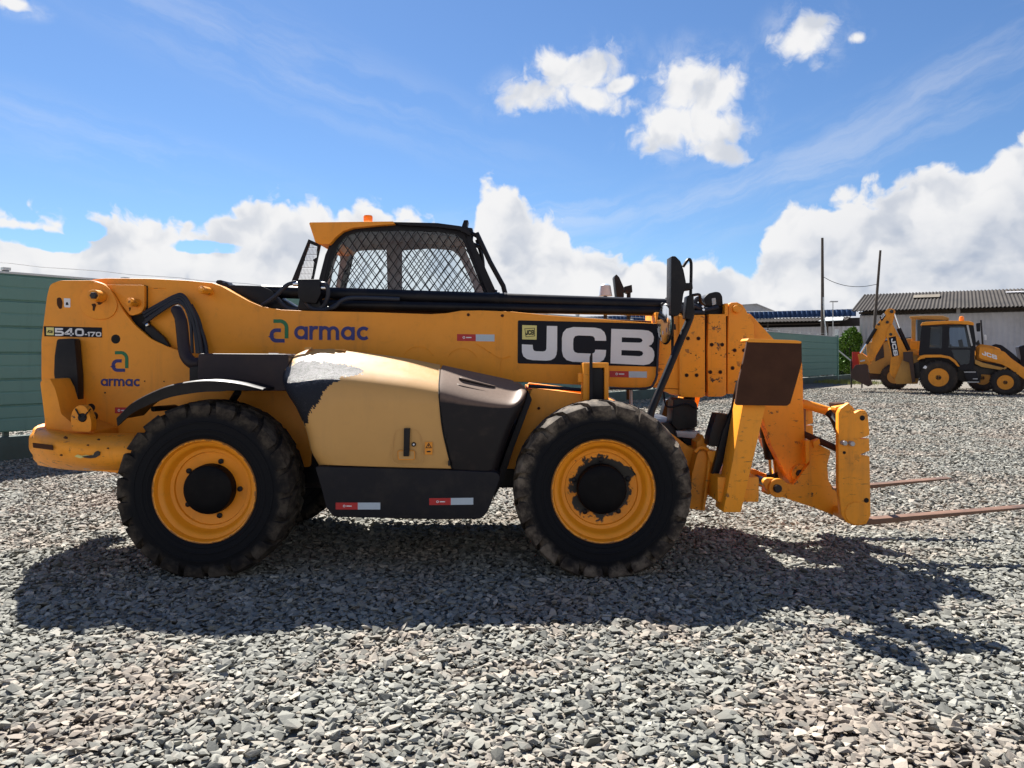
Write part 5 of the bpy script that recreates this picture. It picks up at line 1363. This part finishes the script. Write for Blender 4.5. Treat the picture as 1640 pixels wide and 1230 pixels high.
PW = vec(az + (wx_ - .5) * .05, el + (wy_ - .5) * .05)
PW2 = vec(az + (wx_ - .5) * .05 - .012, el + (wy_ - .5) * .05 + .02)
def billow(v): return (wnoise(v, 15, 9, .60) - .5) * 1.0 + (.42 - wvor(v, 26)) * .42
b1, b2 = billow(PW), billow(PW2)
d_bank = (top - el) * 19.0
def ell(x, y, rx, ry, ang):
    a, e = ae(x, y); c, s = math.cos(math.radians(ang)), math.sin(math.radians(ang))
    da, de = az - a, el - e
    u = (da * c + de * s) * (FPX / rx); w = (de * c - da * s) * (FPX / ry)
    return 1.0 * ((u * u + w * w).pow(.5) * -1.0 + 1.0)
blobs = [(855, 148, 66, 30, 10), (895, 118, 52, 38, 20), (950, 116, 56, 38, 30), (935, 152, 84, 26, -10), (990, 138, 40, 14, 15), (1095, 140, 48, 50, 0), (1080, 205, 66, 44, 10), (1150, 150, 52, 50, 0), (1160, 245, 50, 22, -12), (1140, 205, 62, 48, 0), (1290, 62, 48, 40, 0), (1372, 60, 16, 10, 0), (20, 8, 34, 12, 0)]
d_b = None
for q in blobs:
    e_ = ell(*q); d_b = e_ if d_b is None else d_b.max(e_)
soft = [(945, 320, 40, 16, 10), (1300, 60, 60, 50, 0)]
d_bl = d_b * 1.0 - .04
fwd = Yv.smooth(-.2, .2)
fine_ = wnoise(PW, 42, 6, .62) - .5
d2 = d_bl + b1 * 1.1 + fine_ * .75 + .20
d1 = d_bank.min(1.2) + b1 * 1.15 + fine_ * .18 + .22
dn = d1.max(d2)
lowgap = (ell(60, 386, 120, 20, -4).max(ell(350, 398, 110, 15, 0)).max(ell(140, 372, 40, 20, 0))).smooth(0, .7) * .85
mask = (d1 - lowgap).smooth(.0, .32).max(d2.smooth(-.05, .62))
wisp = (d_b.smooth(-.9, .3) * wnoise(PW, 12, 8, .65).smooth(.45, .75)) * .35
# cirrus streaks
def streak(x, y, rx, ry, ang, k):
    a, e = ae(x, y); c, s = math.cos(math.radians(ang)), math.sin(math.radians(ang))
    da, de = az - a, el - e
    u = da * c + de * s; w = de * c - da * s
    env = (((u * (FPX / rx)).pow(2) + (w * (FPX / ry)).pow(2)).pow(.5) * -1 + 1).smooth(0, .9)
    n = wnoise(vec(u * 2.2 + (wx_ - .5) * .2, w * 16 + (wy_ - .5) * .5 + ang), 1.6, 7, .62)
    return env * n.smooth(.36, .72) * k
cir = streak(1260, 275, 620, 85, 19, .26).max(streak(430, 90, 620, 95, -17, .17)).max(streak(880, 350, 330, 60, 8, .30)).max(streak(1450, 170, 400, 60, 24, .25)).max(streak(150, 230, 420, 70, -10, .16))
alpha = mask.max(wisp).max(cir).clamp()
# relief: brighter where the cloud thins towards the sun, grey in thick bottoms
def soft_(v): return wnoise(v, 11, 3.5, .5) - wvor(v, 15) * .35
PS2 = vec(az + (wx_ - .5) * .05 - .02, el + (wy_ - .5) * .05 + .032)
relief = ((soft_(PW) - soft_(PS2)) * 1.25 + (b1 - b2) * .22 + .5).clamp()
thick = (dn - .5).smooth(.1, 2.0)
low = wnoise(vec(az + 5.0, el * 1.7), 5.5, 5, .55)
grey = (thick * (low.smooth(.40, .66) * .75 + .05) + (relief * -1 + 1).smooth(.38, .95) * .55 * dn.smooth(.05, .6)).clamp()
far_right = az.smooth(.28, .5) * el.smooth(.24, .06) * .45
grey = (grey + far_right * low.smooth(.3, .6)).clamp()
def wmix(f, a, b):
    n = nt.nodes.new('ShaderNodeMix'); n.data_type = 'RGBA'
    for k, x in ((0, f), (6, a), (7, b)):
        if isinstance(x, (S, bpy.types.NodeSocket)): nt.links.new(x.s if isinstance(x, S) else x, n.inputs[k])
        elif k: n.inputs[k].default_value = (*x, 1)
    return n.outputs[2]
SKYK = .0442
CW = 8.0
white = wmix(grey, (CW, CW, CW * 1.01), (CW * .48, CW * .55, CW * .68))
tint = nt.nodes.new('ShaderNodeMix'); tint.data_type = 'RGBA'; tint.blend_type = 'MULTIPLY'; tint.inputs[0].default_value = 1
nt.links.new(sky.outputs[0], tint.inputs[6]); tint.inputs[7].default_value = (.64, .84, 1.08, 1)
final = wmix(alpha, tint.outputs[2], white)
nt.links.new(final, bg.inputs[0]); bg.inputs[1].default_value = SKYK
world.cycles.sampling_method = 'MANUAL'; world.cycles.sample_map_resolution = 1024

sd = bpy.data.lights.new('sun', 'SUN'); sd.energy = 5.0; sd.angle = math.radians(.53); sd.color = (1.0, .955, .88)
so = bpy.data.objects.new('sun', sd); COL.objects.link(so); so.rotation_euler = SUN.to_track_quat('Z', 'Y').to_euler(); so.location = (-20, 40, 50)

cd = bpy.data.cameras.new('camera'); cam = bpy.data.objects.new('camera', cd); COL.objects.link(cam)
cam.location = (0, 0, CAMH); cam.rotation_euler = (math.radians(90), 0, 0)
cd.sensor_fit = 'HORIZONTAL'; cd.sensor_width = 36; cd.lens = 36 * FPX / 1640
cd.shift_x = 0; cd.shift_y = (HY - 615) / 1640
cd.clip_start = .05; cd.clip_end = 3000
SC.camera = cam
SC.render.engine = 'CYCLES'
SC.view_settings.view_transform = 'Standard'; SC.view_settings.look = 'None'; SC.view_settings.exposure = 1.36; SC.view_settings.gamma = 1
SC.cycles.max_bounces = 6; SC.cycles.transparent_max_bounces = 12; SC.cycles.caustics_reflective = False; SC.cycles.caustics_refractive = False
SC.cycles.use_denoising = True
